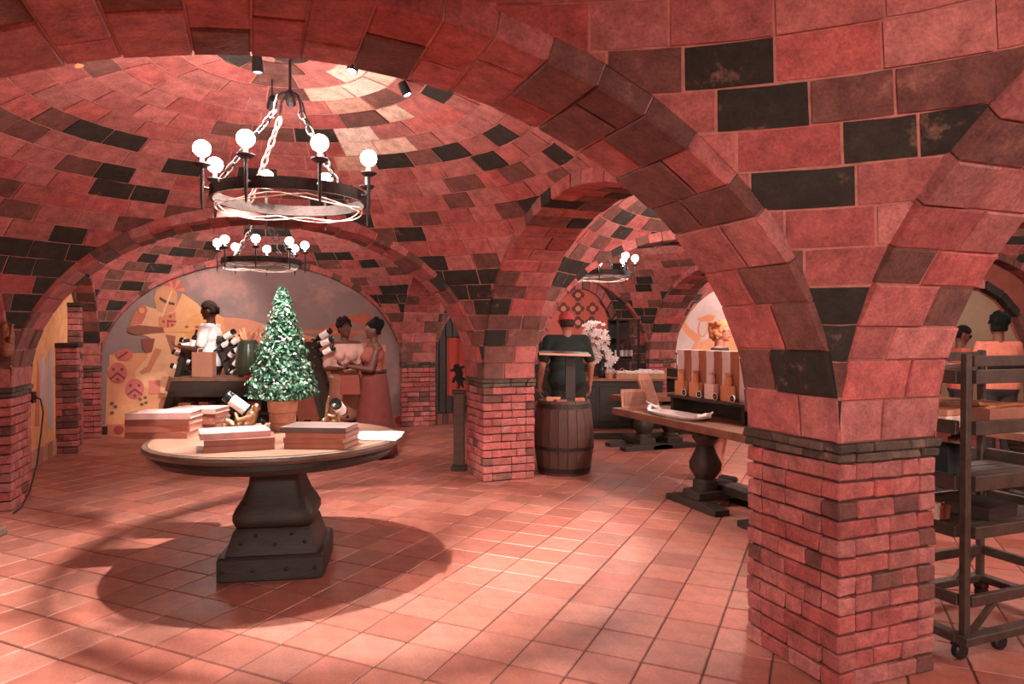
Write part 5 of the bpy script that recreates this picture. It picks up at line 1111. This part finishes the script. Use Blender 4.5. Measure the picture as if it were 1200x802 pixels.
# two women talking
person(at(404, 8.75), -YAW + R(22), 1.70, DARK1, 'woman in a pale blouse and tan skirt facing the other woman', dict(elbow=((-.24, -.02, 1.12), (.24, -.04, 1.12)), wrist=((-.08, -.25, 1.12), (.10, -.27, 1.16)), hand=((.7, -.5, .1), (-.5, -.7, .1)), palm=((0, .3, 1), (0, .3, 1))), ('bun', (34, 26, 24)), [dict(t='shirt', rgb=(196, 146, 134), sleeve=.85, hem=1.0, neck=1.44, n='blouse'), dict(t='skirt', rgb=(150, 92, 72), top=1.10, bot=.45, r0=.178, r1=.22), dict(t='shoes', rgb=(60, 40, 34))], female=True, look=.25)
hb = empty('handbag', at(411, 8.36, .78), -YAW, 'brown leather handbag hanging between the two women', 'handbag'); mb = MB(); mb.prism([(-.13, 0), (.13, 0), (.11, .24), (-.11, .24)], -.04, .04, Matrix(((1, 0, 0, 0), (0, 0, 1, 0), (0, 1, 0, 0), (0, 0, 0, 1)))); mb.build('body', flat('bagred', (140, 66, 54)), hb, fix=True, bevel=.012); MB().tube([(-.09, 0, .23), (-.08, 0, .36), (0, 0, .42), (.08, 0, .36), (.09, 0, .23)], .008, 6).build('strap', flat('bagred', (140, 66, 54)), hb)
person(at(438, 8.45), -YAW + R(-62), 1.68, DARK1, 'woman with black bun in a long rust-red sleeveless dress, side view', dict(elbow=((-.22, -.10, 1.14), (.22, -.10, 1.14)), wrist=((-.12, -.32, 1.18), (.10, -.33, 1.18)), hand=((.2, -1, .1), (-.2, -1, .1)), palm=((0, 0, 1), (0, 0, 1))), ('bun', (22, 18, 18)), [dict(t='shirt', rgb=(146, 76, 64), sleeve=0, hem=1.05, neck=1.42, n='bodice'), dict(t='skirt', rgb=(118, 54, 50), top=1.12, bot=.04, r0=.176, r1=.30, fold=.07), dict(t='band', rgb=(60, 30, 28), r=.185, z=1.10, n='belt'), dict(t='ball', rgb=(240, 220, 210), p=(-.08, .01, -.045), r=.011, n='earring'), dict(t='shoes', rgb=(60, 40, 34))], female=True)
# man with red cap seen from behind
person(at(664, 8.15), -YAW + R(180 + 12), 1.77, LIGHT, 'man in a red cap and dark green polo shirt seen from behind near the barrel', dict(elbow=((-.30, .02, 1.14), (.30, .02, 1.14)), wrist=((-.31, -.06, .90), (.31, -.06, .90)), hand=((0, -.15, -1), (0, -.15, -1)), palm=((1, 0, 0), (-1, 0, 0)), curl=.6), ('cap', (70, 44, 36)), [dict(t='shirt', rgb=(32, 40, 36), sleeve=.75, hem=.84, n='polo_shirt', neck=1.50), dict(t='pants', rgb=(38, 34, 32)), dict(t='shoes', rgb=(30, 26, 24))], build_=1.14, nod=.1)
# cashier behind the gift boxes
person((4.46, 5.72, 0), -YAW + R(62), 1.66, LIGHT, 'woman with light curly hair in dark clothes behind the striped gift boxes', dict(elbow=((-.24, -.03, 1.13), (.24, -.03, 1.13)), wrist=((-.12, -.24, 1.05), (.12, -.24, 1.05)), hand=((.4, -.8, -.2), (-.4, -.8, -.2)), palm=((0, 0, -1), (0, 0, -1))), ('bob', (196, 130, 92)), [dict(t='shirt', rgb=(44, 42, 44), sleeve=1.5, hem=.98, neck=1.46, n='top'), dict(t='skirt', rgb=(40, 36, 36), top=1.08, bot=.56, r0=.18, r1=.21, fold=.02), dict(t='shoes', rgb=(34, 26, 24))], female=True)
# two women beyond the rack
person(at(1170, 7.4), -YAW + R(170), 1.72, DARK2, 'woman with a dark round bun and patterned pink blouse beyond the rack', dict(elbow=((-.24, -.04, 1.12), (.24, -.04, 1.12)), wrist=((-.10, -.26, 1.10), (.10, -.26, 1.10)), hand=((.4, -.8, 0), (-.4, -.8, 0)), palm=((0, 0, 1), (0, 0, 1))), ('bun', (20, 24, 22)), [dict(t='shirt', rgb=(206, 122, 100), sleeve=.9, hem=.95, n='blouse'), dict(t='pants', rgb=(52, 44, 44)), dict(t='shoes', rgb=(34, 26, 24))], female=True)
pq = person(at(1126, 8.1), -YAW + R(75), 1.62, DARK2, 'woman in sunglasses partly hidden by the front pier beyond the rack', dict(elbow=((-.24, -.04, 1.12), (.24, -.04, 1.12)), wrist=((-.10, -.26, 1.10), (.10, -.26, 1.10)), hand=((.4, -.8, 0), (-.4, -.8, 0)), palm=((0, 0, 1), (0, 0, 1))), ('short', (26, 22, 22)), [dict(t='shirt', rgb=(190, 96, 80), sleeve=.9, hem=.95, n='blouse'), dict(t='pants', rgb=(52, 44, 44)), dict(t='shoes', rgb=(34, 26, 24)), dict(t='ball', rgb=(20, 20, 22), p=(.03, -.085, .008), r=.022, n='sunglass_lens'), dict(t='ball', rgb=(20, 20, 22), p=(-.03, -.085, .008), r=.022, n='sunglass_lens')], female=True, nod=.3)
